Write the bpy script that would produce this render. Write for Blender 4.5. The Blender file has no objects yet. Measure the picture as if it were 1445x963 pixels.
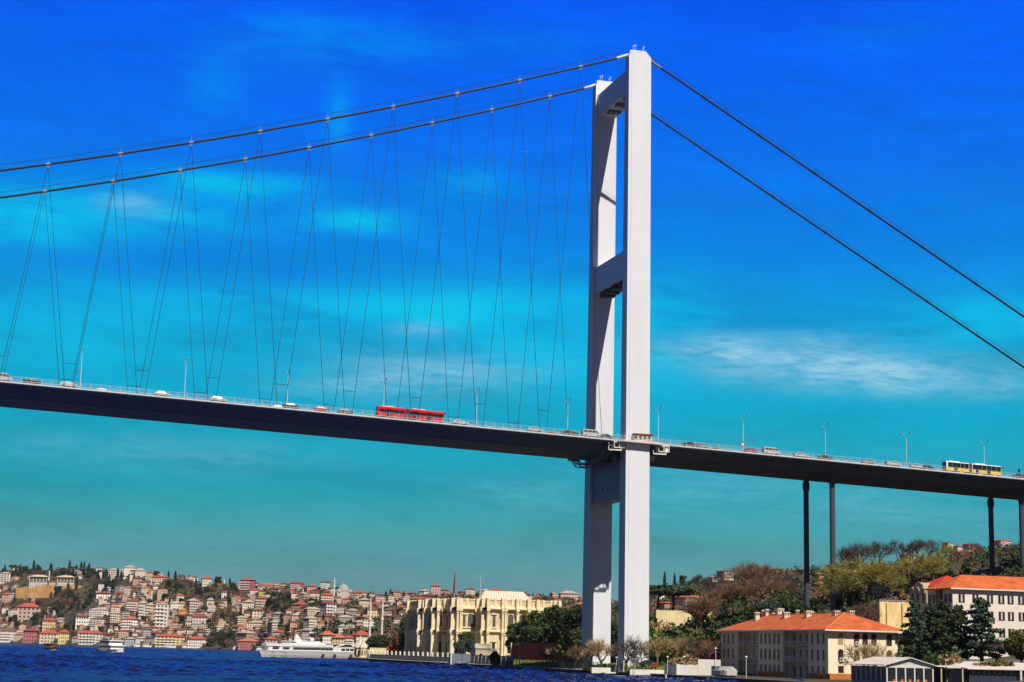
import bpy, math, random
import numpy as np
from math import radians as rad, pi, sin, cos, tan, sqrt, atan2, hypot

# ---------------------------------------------------------------- scene
S = bpy.context.scene
COL = S.collection
rng = random.Random(11)
nr = np.random.RandomState(5)

# camera of the photograph (solved from the bridge): position, yaw, pitch, roll, focal length in px of a 1445 px frame
CX, CY, CH = -166.22, -444.75, 6.04
YAW, PITCH, ROLL, FOC = 0.284525, 0.177287, 0.0234287, 2439.15
Cv = np.array([CX, CY, CH])
Fv = np.array([sin(YAW)*cos(PITCH), cos(YAW)*cos(PITCH), sin(PITCH)])
Rv = np.array([cos(YAW), -sin(YAW), 0.0])
Uv = np.cross(Rv, Fv)

def ray(u, v):
    a, b = u-722.5, v-481.5
    x = a*cos(ROLL)+b*sin(ROLL); y = -a*sin(ROLL)+b*cos(ROLL)
    return Rv*x/FOC - Uv*y/FOC + Fv
def at(u, v, D):
    d = ray(u, v); return Cv + d*(D/hypot(d[0], d[1]))
def ony(u, v, y):
    d = ray(u, v); return Cv + d*((y-CY)/d[1])
def onx(u, v, x):
    d = ray(u, v); return Cv + d*((x-CX)/d[0])
def px(P):
    d = np.array(P, float)-Cv; x, y, z = d@Rv, d@Uv, d@Fv
    a, b = FOC*x/z, -FOC*y/z
    return 722.5+a*cos(ROLL)-b*sin(ROLL), 481.5+a*sin(ROLL)+b*cos(ROLL)
def hor(u): return 901.7+u*(935.6-901.7)/1445
def az_of(u):
    d = ray(u, hor(u)); return atan2(d[0], d[1])

camd = bpy.data.cameras.new('camera'); cam = bpy.data.objects.new('camera', camd); COL.objects.link(cam)
camd.sensor_width = 36; camd.lens = FOC/1445*36
camd.clip_start = 1; camd.clip_end = 30000
from mathutils import Matrix, Vector, noise as mnoise
xr = Rv*cos(ROLL) + Uv*sin(ROLL)          # rolled right / up axes
yr = -Rv*sin(ROLL) + Uv*cos(ROLL)
cam.matrix_world = Matrix(((xr[0], yr[0], -Fv[0], CX), (xr[1], yr[1], -Fv[1], CY), (xr[2], yr[2], -Fv[2], CH), (0, 0, 0, 1)))
S.camera = cam

# ---------------------------------------------------------------- materials
MC = {}
def lin(c): return tuple(((x/255)/12.92 if x/255 <= .04045 else ((x/255+.055)/1.055)**2.4) for x in c)
def mat(name, col, rough=.7, var=.12, scale=.6, metal=0.0, spec=.3, island=0.0, bump=0.0, var2=None, streak=None):
    if name in MC: return MC[name]
    m = bpy.data.materials.new(name); m.use_nodes = True; MC[name] = m
    nt = m.node_tree; N, L = nt.nodes, nt.links
    b = N['Principled BSDF']
    b.inputs['Roughness'].default_value = rough; b.inputs['Metallic'].default_value = metal
    b.inputs['Specular IOR Level'].default_value = spec
    tc = N.new('ShaderNodeTexCoord')
    src = tc.outputs['Object']
    if streak:
        mp = N.new('ShaderNodeMapping'); mp.inputs['Scale'].default_value = streak; L.new(src, mp.inputs['Vector']); src = mp.outputs['Vector']
    nz = N.new('ShaderNodeTexNoise'); nz.inputs['Scale'].default_value = scale; nz.inputs['Detail'].default_value = 5; nz.inputs['Roughness'].default_value = .65
    L.new(src, nz.inputs['Vector'])
    rp = N.new('ShaderNodeValToRGB')
    c2 = var2 or tuple(min(1, x*(1+var)) for x in col)
    rp.color_ramp.elements[0].position = .3; rp.color_ramp.elements[1].position = .7
    rp.color_ramp.elements[0].color = (*[x*(1-var) for x in col], 1); rp.color_ramp.elements[1].color = (*c2, 1)
    L.new(nz.outputs['Fac'], rp.inputs['Fac']); out = rp.outputs['Color']
    if island:
        g = N.new('ShaderNodeNewGeometry'); mr = N.new('ShaderNodeMapRange')
        mr.inputs['To Min'].default_value = 1-island; mr.inputs['To Max'].default_value = 1+island
        L.new(g.outputs['Random Per Island'], mr.inputs['Value'])
        vm = N.new('ShaderNodeVectorMath'); vm.operation = 'SCALE'; L.new(out, vm.inputs[0]); L.new(mr.outputs['Result'], vm.inputs['Scale']); out = vm.outputs['Vector']
    L.new(out, b.inputs['Base Color'])
    if bump:
        bp = N.new('ShaderNodeBump'); bp.inputs['Strength'].default_value = bump; bp.inputs['Distance'].default_value = .1
        L.new(nz.outputs['Fac'], bp.inputs['Height']); L.new(bp.outputs['Normal'], b.inputs['Normal'])
    return m

def facade_mat(name, col, win=(.07, .07, .075), pitch=2.6, storey=3.1, wu=(.24, .74), wz=(.26, .80)):
    """painted render with a regular grid of window openings, laid out in the wall's own coordinates"""
    if name in MC: return MC[name]
    m = bpy.data.materials.new(name); m.use_nodes = True; MC[name] = m
    nt = m.node_tree; N, L = nt.nodes, nt.links; b = N['Principled BSDF']; b.inputs['Roughness'].default_value = .8
    tc = N.new('ShaderNodeTexCoord')
    so = N.new('ShaderNodeSeparateXYZ'); L.new(tc.outputs['Object'], so.inputs[0])
    sn = N.new('ShaderNodeSeparateXYZ'); L.new(tc.outputs['Normal'], sn.inputs[0])
    def M(op, a, bb=None):
        n = N.new('ShaderNodeMath'); n.operation = op
        for i, q in enumerate((a, bb)):
            if q is None: continue
            if isinstance(q, (int, float)): n.inputs[i].default_value = q
            else: L.new(q, n.inputs[i])
        return n.outputs[0]
    ax = M('GREATER_THAN', M('ABSOLUTE', sn.outputs['X']), .5)
    uu = M('ADD', M('MULTIPLY', so.outputs['Y'], ax), M('MULTIPLY', so.outputs['X'], M('SUBTRACT', 1.0, ax)))
    oj = N.new('ShaderNodeObjectInfo'); fu = M('FRACT', M('ADD', M('MULTIPLY', M('DIVIDE', uu, pitch), M('ADD', M('MULTIPLY', oj.outputs['Random'], .7), .65)), .5)); fz = M('FRACT', M('DIVIDE', so.outputs['Z'], storey))
    k = M('MULTIPLY', M('MULTIPLY', M('GREATER_THAN', fu, wu[0]), M('LESS_THAN', fu, wu[1])), M('MULTIPLY', M('GREATER_THAN', fz, wz[0]), M('LESS_THAN', fz, wz[1])))
    k = M('MULTIPLY', k, M('LESS_THAN', M('ABSOLUTE', sn.outputs['Z']), .5))
    nz = N.new('ShaderNodeTexNoise'); nz.inputs['Scale'].default_value = .35; nz.inputs['Detail'].default_value = 4; L.new(tc.outputs['Object'], nz.inputs['Vector'])
    rp = N.new('ShaderNodeValToRGB'); rp.color_ramp.elements[0].position = .3; rp.color_ramp.elements[1].position = .7
    rp.color_ramp.elements[0].color = (*[x*.82 for x in col], 1); rp.color_ramp.elements[1].color = (*[min(1, x*1.1) for x in col], 1)
    L.new(nz.outputs['Fac'], rp.inputs['Fac'])
    oi = N.new('ShaderNodeObjectInfo'); vs_ = N.new('ShaderNodeVectorMath'); vs_.operation = 'SCALE'; L.new(rp.outputs['Color'], vs_.inputs[0]); L.new(M('ADD', M('MULTIPLY', oi.outputs['Random'], .36), .86), vs_.inputs['Scale'])
    mx = N.new('ShaderNodeMixRGB'); L.new(k, mx.inputs['Fac']); L.new(vs_.outputs['Vector'], mx.inputs['Color1']); mx.inputs['Color2'].default_value = (*win, 1)
    L.new(mx.outputs['Color'], b.inputs['Base Color'])
    return m

# ---------------------------------------------------------------- mesh builder
class MB:
    def __init__(s): s.v = []; s.f = []; s.m = []
    def add(s, vs, fs, m=0):
        o = len(s.v); s.v += [tuple(map(float, p)) for p in vs]
        for f in fs: s.f.append(tuple(i+o for i in f)); s.m.append(m)
        return s
    def box(s, x0, x1, y0, y1, z0, z1, m=0):
        s.add([(x0,y0,z0),(x1,y0,z0),(x1,y1,z0),(x0,y1,z0),(x0,y0,z1),(x1,y0,z1),(x1,y1,z1),(x0,y1,z1)],
              [(0,3,2,1),(4,5,6,7),(0,1,5,4),(1,2,6,5),(2,3,7,6),(3,0,4,7)], m); return s
    def bar(s, a, b, w, h=None, m=0):
        """rectangular bar from a to b"""
        h = h or w; a = np.array(a, float); b = np.array(b, float); d = b-a; d /= np.linalg.norm(d)
        up = np.array((0,0,1.)) if abs(d[2]) < .95 else np.array((1.,0,0))
        x = np.cross(d, up); x /= np.linalg.norm(x); y = np.cross(x, d)
        vs = [p+x*i*w/2+y*j*h/2 for p in (a, b) for i, j in ((-1,-1),(1,-1),(1,1),(-1,1))]
        s.add(vs, [(3,2,1,0),(4,5,6,7),(0,1,5,4),(1,2,6,5),(2,3,7,6),(3,0,4,7)], m); return s
    def tube(s, pts, rs, n=6, m=0, cap=True):
        pts = [np.array(p, float) for p in pts]
        if not hasattr(rs, '__len__'): rs = [rs]*len(pts)
        o = len(s.v); px_ = None
        for i, p in enumerate(pts):
            d = pts[min(i+1, len(pts)-1)]-pts[max(i-1, 0)]; d = d/(np.linalg.norm(d)+1e-9)
            if px_ is None:
                up = np.array((0,0,1.)) if abs(d[2]) < .9 else np.array((1.,0,0))
                px_ = np.cross(d, up)
            px_ = px_-d*(px_@d); px_ /= np.linalg.norm(px_)+1e-9; q = np.cross(d, px_)
            for k in range(n):
                t = 2*pi*k/n; s.v.append(tuple(p+(px_*cos(t)+q*sin(t))*rs[i]))
        for i in range(len(pts)-1):
            for k in range(n):
                a = o+i*n+k; b = o+i*n+(k+1) % n; s.f.append((a, a+n, b+n, b)); s.m.append(m)
        if cap:
            s.f.append(tuple(o+k for k in range(n))); s.m.append(m)
            e = o+(len(pts)-1)*n; s.f.append(tuple(e+n-1-k for k in range(n))); s.m.append(m)
        return s
    def lathe(s, prof, c=(0,0,0), n=16, m=0):
        o = len(s.v)
        for r, z in prof:
            for k in range(n):
                t = 2*pi*k/n; s.v.append((c[0]+r*cos(t), c[1]+r*sin(t), c[2]+z))
        for i in range(len(prof)-1):
            for k in range(n):
                a = o+i*n+k; b = o+i*n+(k+1) % n; s.f.append((a, b, b+n, a+n)); s.m.append(m)
        e = o+(len(prof)-1)*n
        s.f.append(tuple(o+n-1-k for k in range(n))); s.m.append(m); s.f.append(tuple(e+k for k in range(n))); s.m.append(m)
        return s
    def prism(s, poly, fn, a, b, m=0):
        """2D polygon extruded: fn(p, q, t) -> xyz, for t = a, b"""
        n = len(poly); vs = [fn(p, q, t) for t in (a, b) for p, q in poly]
        s.add(vs, [tuple(range(n-1, -1, -1)), tuple(range(n, 2*n))]+[(i, (i+1) % n, n+(i+1) % n, n+i) for i in range(n)], m); return s
    def loft(s, rings, m=0, cap=True):
        n = len(rings[0]); o = len(s.v)
        for r in rings: s.v += [tuple(map(float, p)) for p in r]
        for i in range(len(rings)-1):
            for k in range(n):
                a = o+i*n+k; b = o+i*n+(k+1) % n; s.f.append((a, b, b+n, a+n)); s.m.append(m)
        if cap:
            s.f.append(tuple(o+n-1-k for k in range(n))); s.m.append(m)
            e = o+(len(rings)-1)*n; s.f.append(tuple(e+k for k in range(n))); s.m.append(m)
        return s
    def hip(s, x0, x1, y0, y1, z, h, m=0, ov=.6, gable=0.0, th=.25):
        """hip roof with a thin eave; the ridge runs along the longer side"""
        x0 -= ov; x1 += ov; y0 -= ov; y1 += ov; w, d = x1-x0, y1-y0
        if w >= d:
            k = min(d/2*(1-gable), w/2-.01); r = [(x0+k, (y0+y1)/2), (x1-k, (y0+y1)/2)]
            top = [(0,1,5,4),(1,2,5),(2,3,4,5),(3,0,4)]
        else:
            k = min(w/2*(1-gable), d/2-.01); r = [((x0+x1)/2, y0+k), ((x0+x1)/2, y1-k)]
            top = [(0,1,4),(1,2,5,4),(2,3,5),(3,0,4,5)]
        vs = [(x0,y0,z+th),(x1,y0,z+th),(x1,y1,z+th),(x0,y1,z+th),(*r[0],z+th+h),(*r[1],z+th+h)]
        s.add(vs, top, m)
        s.add([(x0,y0,z),(x1,y0,z),(x1,y1,z),(x0,y1,z),(x0,y0,z+th),(x1,y0,z+th),(x1,y1,z+th),(x0,y1,z+th)], [(0,3,2,1),(0,1,5,4),(1,2,6,5),(2,3,7,6),(3,0,4,7)], m)
        return s
    def quads(s, q, m=0):
        o = len(s.v); q = np.asarray(q).reshape(-1, 3); s.v += [tuple(p) for p in q.tolist()]
        for i in range(len(q)//4): s.f.append((o+4*i, o+4*i+1, o+4*i+2, o+4*i+3)); s.m.append(m)
        return s
    def mesh(s, name, mats):
        me = bpy.data.meshes.new(name); me.from_pydata(s.v, [], s.f)
        for mm in (mats if isinstance(mats, (list, tuple)) else [mats]): me.materials.append(mm)
        if any(s.m): me.polygons.foreach_set('material_index', s.m)
        me.update(); return me
    def obj(s, name, mats, parent=None, loc=None, smooth=False):
        me = s.mesh(name, mats)
        if smooth: me.polygons.foreach_set('use_smooth', [True]*len(me.polygons))
        o = bpy.data.objects.new(name, me); COL.objects.link(o)
        if parent: o.parent = parent
        if loc is not None: o.location = loc
        return o

def tag(o, label=None, cat=None, group=None, kind=None):
    if label: o['label'] = label
    if cat: o['category'] = cat
    if group: o['group'] = group
    if kind: o['kind'] = kind
    return o
def thing(name, label, cat, loc=(0,0,0), rz=0, group=None):
    o = bpy.data.objects.new(name, None); COL.objects.link(o); o.empty_display_size = .5
    o.location = loc; o.rotation_euler = (0, 0, rz); return tag(o, label, cat, group)
def recolor(o, m):
    for sl in o.material_slots[:1]: sl.link = 'OBJECT'; sl.material = m
KIDS = {}
def kids(o):
    return list(o.children)
def dup(root, loc, rz=0, label=None, group=None, scale=None, paint=None, parent=None):
    """copy of a thing with copies of its parts and their sub-parts; paint = {part name: material}"""
    r = root.copy(); COL.objects.link(r); r.location = loc; r.rotation_euler = (0, 0, rz)
    if scale is not None: r.scale = scale if hasattr(scale, '__len__') else (scale,)*3
    if label: r['label'] = label
    if group: r['group'] = group
    st = lambda o: o.name.split('.')[0]
    if paint and root.type == 'MESH' and 'self' in paint: recolor(r, paint['self'])
    for ch in kids(root):
        c = ch.copy(); COL.objects.link(c); c.parent = r
        if paint and st(ch) in paint: recolor(c, paint[st(ch)])
        for g in kids(ch):
            d = g.copy(); COL.objects.link(d); d.parent = c
            if paint and st(g) in paint: recolor(d, paint[st(g)])
    return r

# ---------------------------------------------------------------- light and sky
SUN = np.array([.21, -1.0, 1.22]); SUN /= np.linalg.norm(SUN)
EL = math.asin(SUN[2]); AZ = atan2(SUN[0], SUN[1])
sd = bpy.data.lights.new('sun', 'SUN'); so = bpy.data.objects.new('sun', sd); COL.objects.link(so)
sd.energy = SUN_E if 'SUN_E' in globals() else 5.0; sd.angle = rad(.5); sd.color = (1, .93, .82)
so.rotation_euler = Vector(SUN).to_track_quat('Z', 'Y').to_euler()
so.location = (0, -200, 400)

W = bpy.data.worlds.new('World'); S.world = W; W.use_nodes = True
nt = W.node_tree; N, L = nt.nodes, nt.links
bg = N['Background']
def wm(op, a, b=None, c=None, clamp=False):
    n = N.new('ShaderNodeMath'); n.operation = op; n.use_clamp = clamp
    for i, q in enumerate((a, b, c)):
        if q is None: continue
        if isinstance(q, (int, float)): n.inputs[i].default_value = q
        else: L.new(q, n.inputs[i])
    return n.outputs[0]
tcw = N.new('ShaderNodeTexCoord'); sp = N.new('ShaderNodeSeparateXYZ'); L.new(tcw.outputs['Generated'], sp.inputs[0])
zc = sp.outputs['Z']
elev = wm('MULTIPLY', wm('ARCSINE', zc), 180/pi)                       # degrees above the horizon
azim = wm('MULTIPLY', wm('ARCTAN2', sp.outputs['X'], sp.outputs['Y']), 180/pi)
sky = N.new('ShaderNodeTexSky'); sky.sky_type = 'NISHITA'; sky.sun_disc = False
sky.sun_elevation = EL; sky.sun_rotation = AZ; sky.air_density = 1.0; sky.dust_density = .6
# graded daylight: the colours of this (strongly processed) sky by height above the horizon
rp = N.new('ShaderNodeValToRGB'); cr = rp.color_ramp
SKY = [(-3, (118,142,152)), (.4, (122,150,158)), (2.0, (100,154,161)), (3.3, (76,156,164)), (5.0, (22,161,178)), (7.3, (0,168,200)), (9.5, (0,166,212)), (11.5, (0,152,224)), (13.5, (0,134,232)), (16, (0,116,240)), (19, (0,101,247)), (22, (0,90,250)), (30, (0,48,165)), (45, (0,26,100)), (90, (2,20,80))]
e0, e1 = -3.0, 90.0
while len(cr.elements) < len(SKY): cr.elements.new(.5)
for el_, (e, c) in zip(cr.elements, SKY):
    el_.position = (e-e0)/(e1-e0); el_.color = (*lin(c), 1)
L.new(wm('DIVIDE', wm('SUBTRACT', elev, e0), e1-e0), rp.inputs['Fac'])
# thin cirrus: stretched noise gathered into a few banks (bearing, height, half widths in degrees, strength)
cmb = N.new('ShaderNodeCombineXYZ')
L.new(wm('MULTIPLY', azim, .13), cmb.inputs[0]); L.new(wm('MULTIPLY', elev, .42), cmb.inputs[1])
nz1 = N.new('ShaderNodeTexNoise'); nz1.inputs['Scale'].default_value = 1.6; nz1.inputs['Detail'].default_value = 8; nz1.inputs['Roughness'].default_value = .62; nz1.inputs['Distortion'].default_value = .6
L.new(cmb.outputs[0], nz1.inputs['Vector'])
nzv = nz1.outputs['Fac']
def bank(u, v, wu, wv, k):
    d = ray(u, v); d = d/np.linalg.norm(d); a = math.degrees(atan2(d[0], d[1])); e = math.degrees(math.asin(d[2]))
    dx = wm('DIVIDE', wm('SUBTRACT', azim, a), wu/FOC*57.3); dy = wm('DIVIDE', wm('SUBTRACT', elev, e), wv/FOC*57.3)
    g = wm('EXPONENT', wm('MULTIPLY', wm('ADD', wm('MULTIPLY', dx, dx), wm('MULTIPLY', dy, dy)), -1.0))
    return wm('MULTIPLY', g, k)
def banks(lst):
    t = None
    for b in lst:
        q = bank(*b); t = q if t is None else wm('ADD', t, q)
    return t
def noise2(ka, ke, sc, off, det=7, dist=.8):
    c = N.new('ShaderNodeCombineXYZ'); L.new(wm('ADD', wm('MULTIPLY', azim, ka), off), c.inputs[0]); L.new(wm('ADD', wm('MULTIPLY', elev, ke), wm('MULTIPLY', azim, ka*.25)), c.inputs[1])
    n = N.new('ShaderNodeTexNoise'); n.inputs['Scale'].default_value = sc; n.inputs['Detail'].default_value = det; n.inputs['Roughness'].default_value = .6; n.inputs['Distortion'].default_value = dist
    L.new(c.outputs[0], n.inputs['Vector']); return n.outputs['Fac']
thr = wm('MULTIPLY_ADD', wm('MULTIPLY', wm('SUBTRACT', nzv, .34), 4.2, clamp=True), .65, .35)
soft = wm('MULTIPLY', wm('SUBTRACT', wm('ADD', wm('MULTIPLY', noise2(.10, .42, 1.3, 4.2), .7), wm('MULTIPLY', noise2(.34, 1.7, 1.4, 7.7, 9, 1.2), .3)), .37), 4.2, clamp=True)
fine = wm('MULTIPLY', wm('SUBTRACT', wm('ADD', wm('MULTIPLY', noise2(.30, 1.5, 1.7, 9.0, 10, 1.2), .6), wm('MULTIPLY', noise2(.9, 4.2, 1.5, 3.0, 8, 1.0), .4)), .30), 3.2, clamp=True)
white = wm('MULTIPLY', wm('MULTIPLY', banks([(1120,508,150,22,1.0),(1240,528,150,20,1.0),(1380,545,130,16,.9),(1010,495,80,14,.6),(1060,478,120,12,.4),(580,530,120,30,.6),(690,520,80,18,.35),(470,545,90,16,.3),(185,290,40,14,.6),(595,465,40,9,.5),(230,640,230,26,.25),(1200,700,300,40,.35),(740,700,140,26,.22),(1000,640,120,24,.2)]), thr), fine, clamp=True)
cyan = wm('MULTIPLY', banks([(120,295,190,30,1.25),(330,262,110,20,1.0),(478,165,16,46,.4),(300,115,40,40,.25),(505,312,70,18,1.0),(640,430,240,36,.85),(750,470,200,50,.5),(1360,455,130,32,.9),(960,440,60,50,.9),(60,335,120,20,.7),(660,262,60,26,.5),(250,440,260,36,.55),(120,500,200,50,.4),(420,60,120,40,.3),(640,60,200,26,.25),(1250,40,90,30,.15),(900,520,300,60,.35)]), wm('MULTIPLY_ADD', soft, .85, .15), clamp=True)
def mixc(fac, c1, c2):
    n = N.new('ShaderNodeMixRGB'); L.new(fac, n.inputs['Fac'])
    for i, c in (('Color1', c1), ('Color2', c2)):
        if isinstance(c, tuple): n.inputs[i].default_value = (*c, 1)
        else: L.new(c, n.inputs[i])
    return n.outputs['Color']
mot = N.new('ShaderNodeVectorMath'); mot.operation = 'SCALE'; L.new(rp.outputs['Color'], mot.inputs[0])
L.new(wm('MULTIPLY_ADD', wm('ADD', soft, wm('MULTIPLY', noise2(.22, .8, 1.6, 21.0, 9, 1.0), .9)), .17, .80), mot.inputs['Scale'])
skyc = mixc(cyan, mot.outputs['Vector'], lin((0,196,236)))
skyc = mixc(white, skyc, lin((150,205,230)))
dark = wm('MULTIPLY', banks([(60, 60, 300, 60, .5), (330, 375, 300, 30, .6), (1180, 330, 300, 60, .3), (1000, 420, 60, 20, .3)]), soft, clamp=True)
skyc = mixc(dark, skyc, lin((0,100,222)))
hs = N.new('ShaderNodeVectorMath'); hs.operation = 'SCALE'; hs.inputs['Scale'].default_value = .012; L.new(sky.outputs['Color'], hs.inputs[0])
up = wm('DIVIDE', wm('SUBTRACT', elev, 26.0), 20.0, clamp=True)
skyc = mixc(wm('MULTIPLY', up, .5), skyc, hs.outputs['Vector'])
# away from this part of the sky the blue is deeper and greyer
az0 = math.degrees(YAW); da = wm('ABSOLUTE', wm('SUBTRACT', azim, az0))
aside = wm('SMOOTH_MIN', wm('DIVIDE', wm('SUBTRACT', da, 27.0), 38.0, clamp=True), 1.0, .1)
skyc = mixc(wm('MULTIPLY', aside, .85), skyc, (.056, .068, .135))
L.new(skyc, bg.inputs['Color']); bg.inputs['Strength'].default_value = .92

S.view_settings.view_transform = 'Standard'; S.view_settings.look = 'None'; S.view_settings.gamma = 1.0; S.view_settings.exposure = .12
S.view_settings.use_curve_mapping = False
S.cycles.max_bounces = 6; S.cycles.transparent_max_bounces = 8; S.cycles.caustics_reflective = False; S.cycles.caustics_refractive = False
S.cycles.sample_clamp_indirect = 4
# ================================================================ the bridge
CW = 28.54                                    # distance between the two cable planes
ZT = 175.8
def zdeck(x):
    if x > -175: return 63.15-.034*x
    d = -175-x; return 63.15+.034*175+.034*d-.000025*d*d
def zcable(x):                                # x <= 0 main span, x > 0 side span
    if x <= 0:
        d = -x; return ZT-4*97.74/1074**2*d*(1074-d)
    return 173.7-.5455*(x-3.4)
M_white = mat('tower_paint', (.71,.72,.765), rough=.45, var=.05, scale=.25, spec=.4, streak=(1,1,.12))
def add_seams(m, pitch, w, k):
    """faint horizontal plate joints every few metres up a painted steel leg"""
    n, l = m.node_tree.nodes, m.node_tree.links; b = n['Principled BSDF']; src = b.inputs['Base Color'].links[0].from_socket
    t = n.new('ShaderNodeTexCoord'); sp_ = n.new('ShaderNodeSeparateXYZ'); l.new(t.outputs['Object'], sp_.inputs[0])
    d = n.new('ShaderNodeMath'); d.operation = 'DIVIDE'; d.inputs[1].default_value = pitch; l.new(sp_.outputs['Z'], d.inputs[0])
    f = n.new('ShaderNodeMath'); f.operation = 'FRACT'; l.new(d.outputs[0], f.inputs[0])
    c = n.new('ShaderNodeMath'); c.operation = 'LESS_THAN'; c.inputs[1].default_value = w/pitch; l.new(f.outputs[0], c.inputs[0])
    g = n.new('ShaderNodeMath'); g.operation = 'MULTIPLY_ADD'; g.inputs[1].default_value = -k; g.inputs[2].default_value = 1; l.new(c.outputs[0], g.inputs[0])
    v = n.new('ShaderNodeVectorMath'); v.operation = 'SCALE'; l.new(src, v.inputs[0]); l.new(g.outputs[0], v.inputs['Scale']); l.new(v.outputs['Vector'], b.inputs['Base Color'])
add_seams(M_white, 10.3, .12, .10)
M_steel = mat('girder_paint', (.052,.088,.19), rough=.55, var=.10, scale=.3, streak=(1,1,.3))
M_kerb = mat('walkway_edge', (.62,.60,.58), rough=.7, var=.08, scale=.4)
M_asph = mat('asphalt', (.05,.05,.052), rough=.9)
M_cable = mat('cable_wrap', (.018,.026,.045), rough=.5, var=.1)
M_hang = mat('hanger_steel', (.018,.028,.06), rough=.6, var=.1)
M_clamp = mat('clamp_steel', (.22,.23,.25), rough=.5)
M_rail = mat('rail_paint', (.50,.50,.49), rough=.6)
M_pier = mat('pier_paint', (.06,.07,.09), rough=.5, var=.12, scale=.2, streak=(1,1,.2))
M_dark = mat('dark_fitting', (.03,.035,.045), rough=.7)
M_lamp = mat('lamp_steel', (.55,.58,.60), rough=.5)
M_head = mat('lamp_head', (.35,.33,.33), rough=.4)
M_glass = mat('vehicle_glass', (.015,.02,.028), rough=.12, spec=.6)
M_tyre = mat('tyre', (.02,.02,.02), rough=.85)
M_rim = mat('wheel_rim', (.45,.45,.46), rough=.35, metal=.6)

bridge = thing('suspension_bridge', 'tall white two-legged suspension bridge carrying a road with buses over the water', 'bridge')

def leg(y0, side):
    """one box leg: 7 m along the bridge, tapering across it, with a vertical groove in its outer faces"""
    mb = MB(); rings = []
    for t in np.linspace(0, 1, 15):
        z = .5+t*(174.0-.5); hx = 3.5-.15*t; hy = 2.65-1.1*t; yc = y0-side*.94*(1-t); xc = -.42
        a, b = -hx+.72, -hx+.92; g = .14
        rings.append([(xc-hx,yc-hy,z),(xc+a,yc-hy,z),(xc+a,yc-hy+g,z),(xc+b,yc-hy+g,z),(xc+b,yc-hy,z),(xc+hx,yc-hy,z),
                      (xc+hx,yc+hy,z),(xc-hx,yc+hy,z),(xc-hx,yc+.1,z),(xc-hx+g,yc+.1,z),(xc-hx+g,yc-.1,z),(xc-hx,yc-.1,z)])
    top = [(p[0]*.0+min(max(p[0], -3.4), 1.35), p[1], ZT) for p in rings[-1]]
    rings.append(top); mb.loft(rings)
    o = mb.obj('tower_leg', M_white, bridge)
    for (xx, yy, h) in ((-2.2,-.6,1.3),(-1.2,.5,2.0),(1.0,-.5,1.5),(1.2,.6,1.2)):
        q = MB(); q.tube([(xx, y0+yy, ZT-.05), (xx+.05, y0+yy, ZT+h)], .07, 5); q.lathe([(.05,0),(.26,.08),(.26,.42),(.08,.5)], (xx+.05, y0+yy, ZT+h-.1), 7)
        q.obj('aviation_light', M_lamp, o)
    return o
leg_near = leg(0, 1); leg_far = leg(CW, -1)

def beam(z0, z1, hx, seam):
    mb = MB(); ya, yb = 1.2, CW-1.2
    mb.box(-.42-hx, -.42+hx, ya, yb, z0, z1)
    mb.box(-.42-hx-.06, -.42+hx+.06, ya, yb, z1-seam, z1-seam+.16)
    mb.box(-.42-hx-.04, -.42+hx+.04, ya, yb, z0+.02, z0+.22)
    o = mb.obj('portal_beam', M_white, bridge)
    return o
bm = beam(164.3, 171.0, 2.75, 1.6)
for k in range(5):
    MB().tube([(-1.5, 4+k*5, 170.9), (-1.5, 4+k*5, 172.2)], .05, 5).lathe([(.04,0),(.2,.1),(.2,.4)], (-1.5, 4+k*5, 172.1), 6).obj('aviation_light', M_lamp, bm)
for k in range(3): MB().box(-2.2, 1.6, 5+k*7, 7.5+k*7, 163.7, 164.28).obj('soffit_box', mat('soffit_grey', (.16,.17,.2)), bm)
bm = beam(110.0, 117.8, 2.75, 1.5)
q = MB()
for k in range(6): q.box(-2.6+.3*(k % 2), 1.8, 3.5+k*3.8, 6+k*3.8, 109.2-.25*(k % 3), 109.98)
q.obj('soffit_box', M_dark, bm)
M_white_keep = M_white; M_white = mat('tower_paint_shaded', (.42,.43,.46), rough=.6, var=.12, scale=.4, streak=(1,1,.2)); bm = beam(48.3, 58.9, 2.6, 1.9); M_white = M_white_keep  # lower beam in a darker grey: the deck's shade is put into its colour
for k in range(5): MB().box(-3.12, -3.0, 5+k*4.2, 5.5+k*4.2, 51.2, 51.8).obj('inspection_hatch', M_dark, bm)

# deck girder with road, walkways, kerbs and railings
XS = list(np.arange(-420, 205.1, 5.0))
def deck_sweep(mb, poly, xs=XS, m=0):
    mb.loft([[(x, p, zdeck(x)+q) for p, q in poly] for x in xs], m); return mb
sec = [(-2.65,-.04),(-2.65,-.5),(.1,-.85),(.5,-1.15),(4.6,-2.95),(23.94,-2.95),(28.04,-1.15),(28.44,-.85),(31.19,-.5),(31.19,-.04)]
gird = deck_sweep(MB(), sec)
for x in np.arange(-418, 205, 13.0):        # transverse joints, a little proud
    gird.loft([[(x+d, p, zdeck(x+d)+q) for p, q in ((.5,-1.20),(4.58,-3.0),(23.96,-3.0),(28.04,-1.2),(28.0,-1.1),(23.9,-2.9),(4.64,-2.9),(.55,-1.1))] for d in (0, .12)])
for x in np.arange(-417, 205, 8.97):        # hanger brackets under the walkway
    gird.loft([[(x+d, p, zdeck(x)+q) for p, q in ((-2.3,-.52),(.2,-1.35),(.3,-.9))] for d in (0, .3)])
girder = gird.obj('deck_girder', M_steel, bridge)
rd = deck_sweep(MB(), [(.9,.55),(.9,-.03),(27.6,-.03),(27.6,.55)]).obj('roadway', M_asph, girder)
deck_sweep(MB(), [(4.7,-2.96),(4.7,-3.06),(23.8,-3.06),(23.8,-2.96)]).obj('soffit_shade_sheet', mat('soffit_shade', (.012,.022,.06), rough=.7), girder)  # added dark blue sheet: shade of the girder's underside painted as colour
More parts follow.
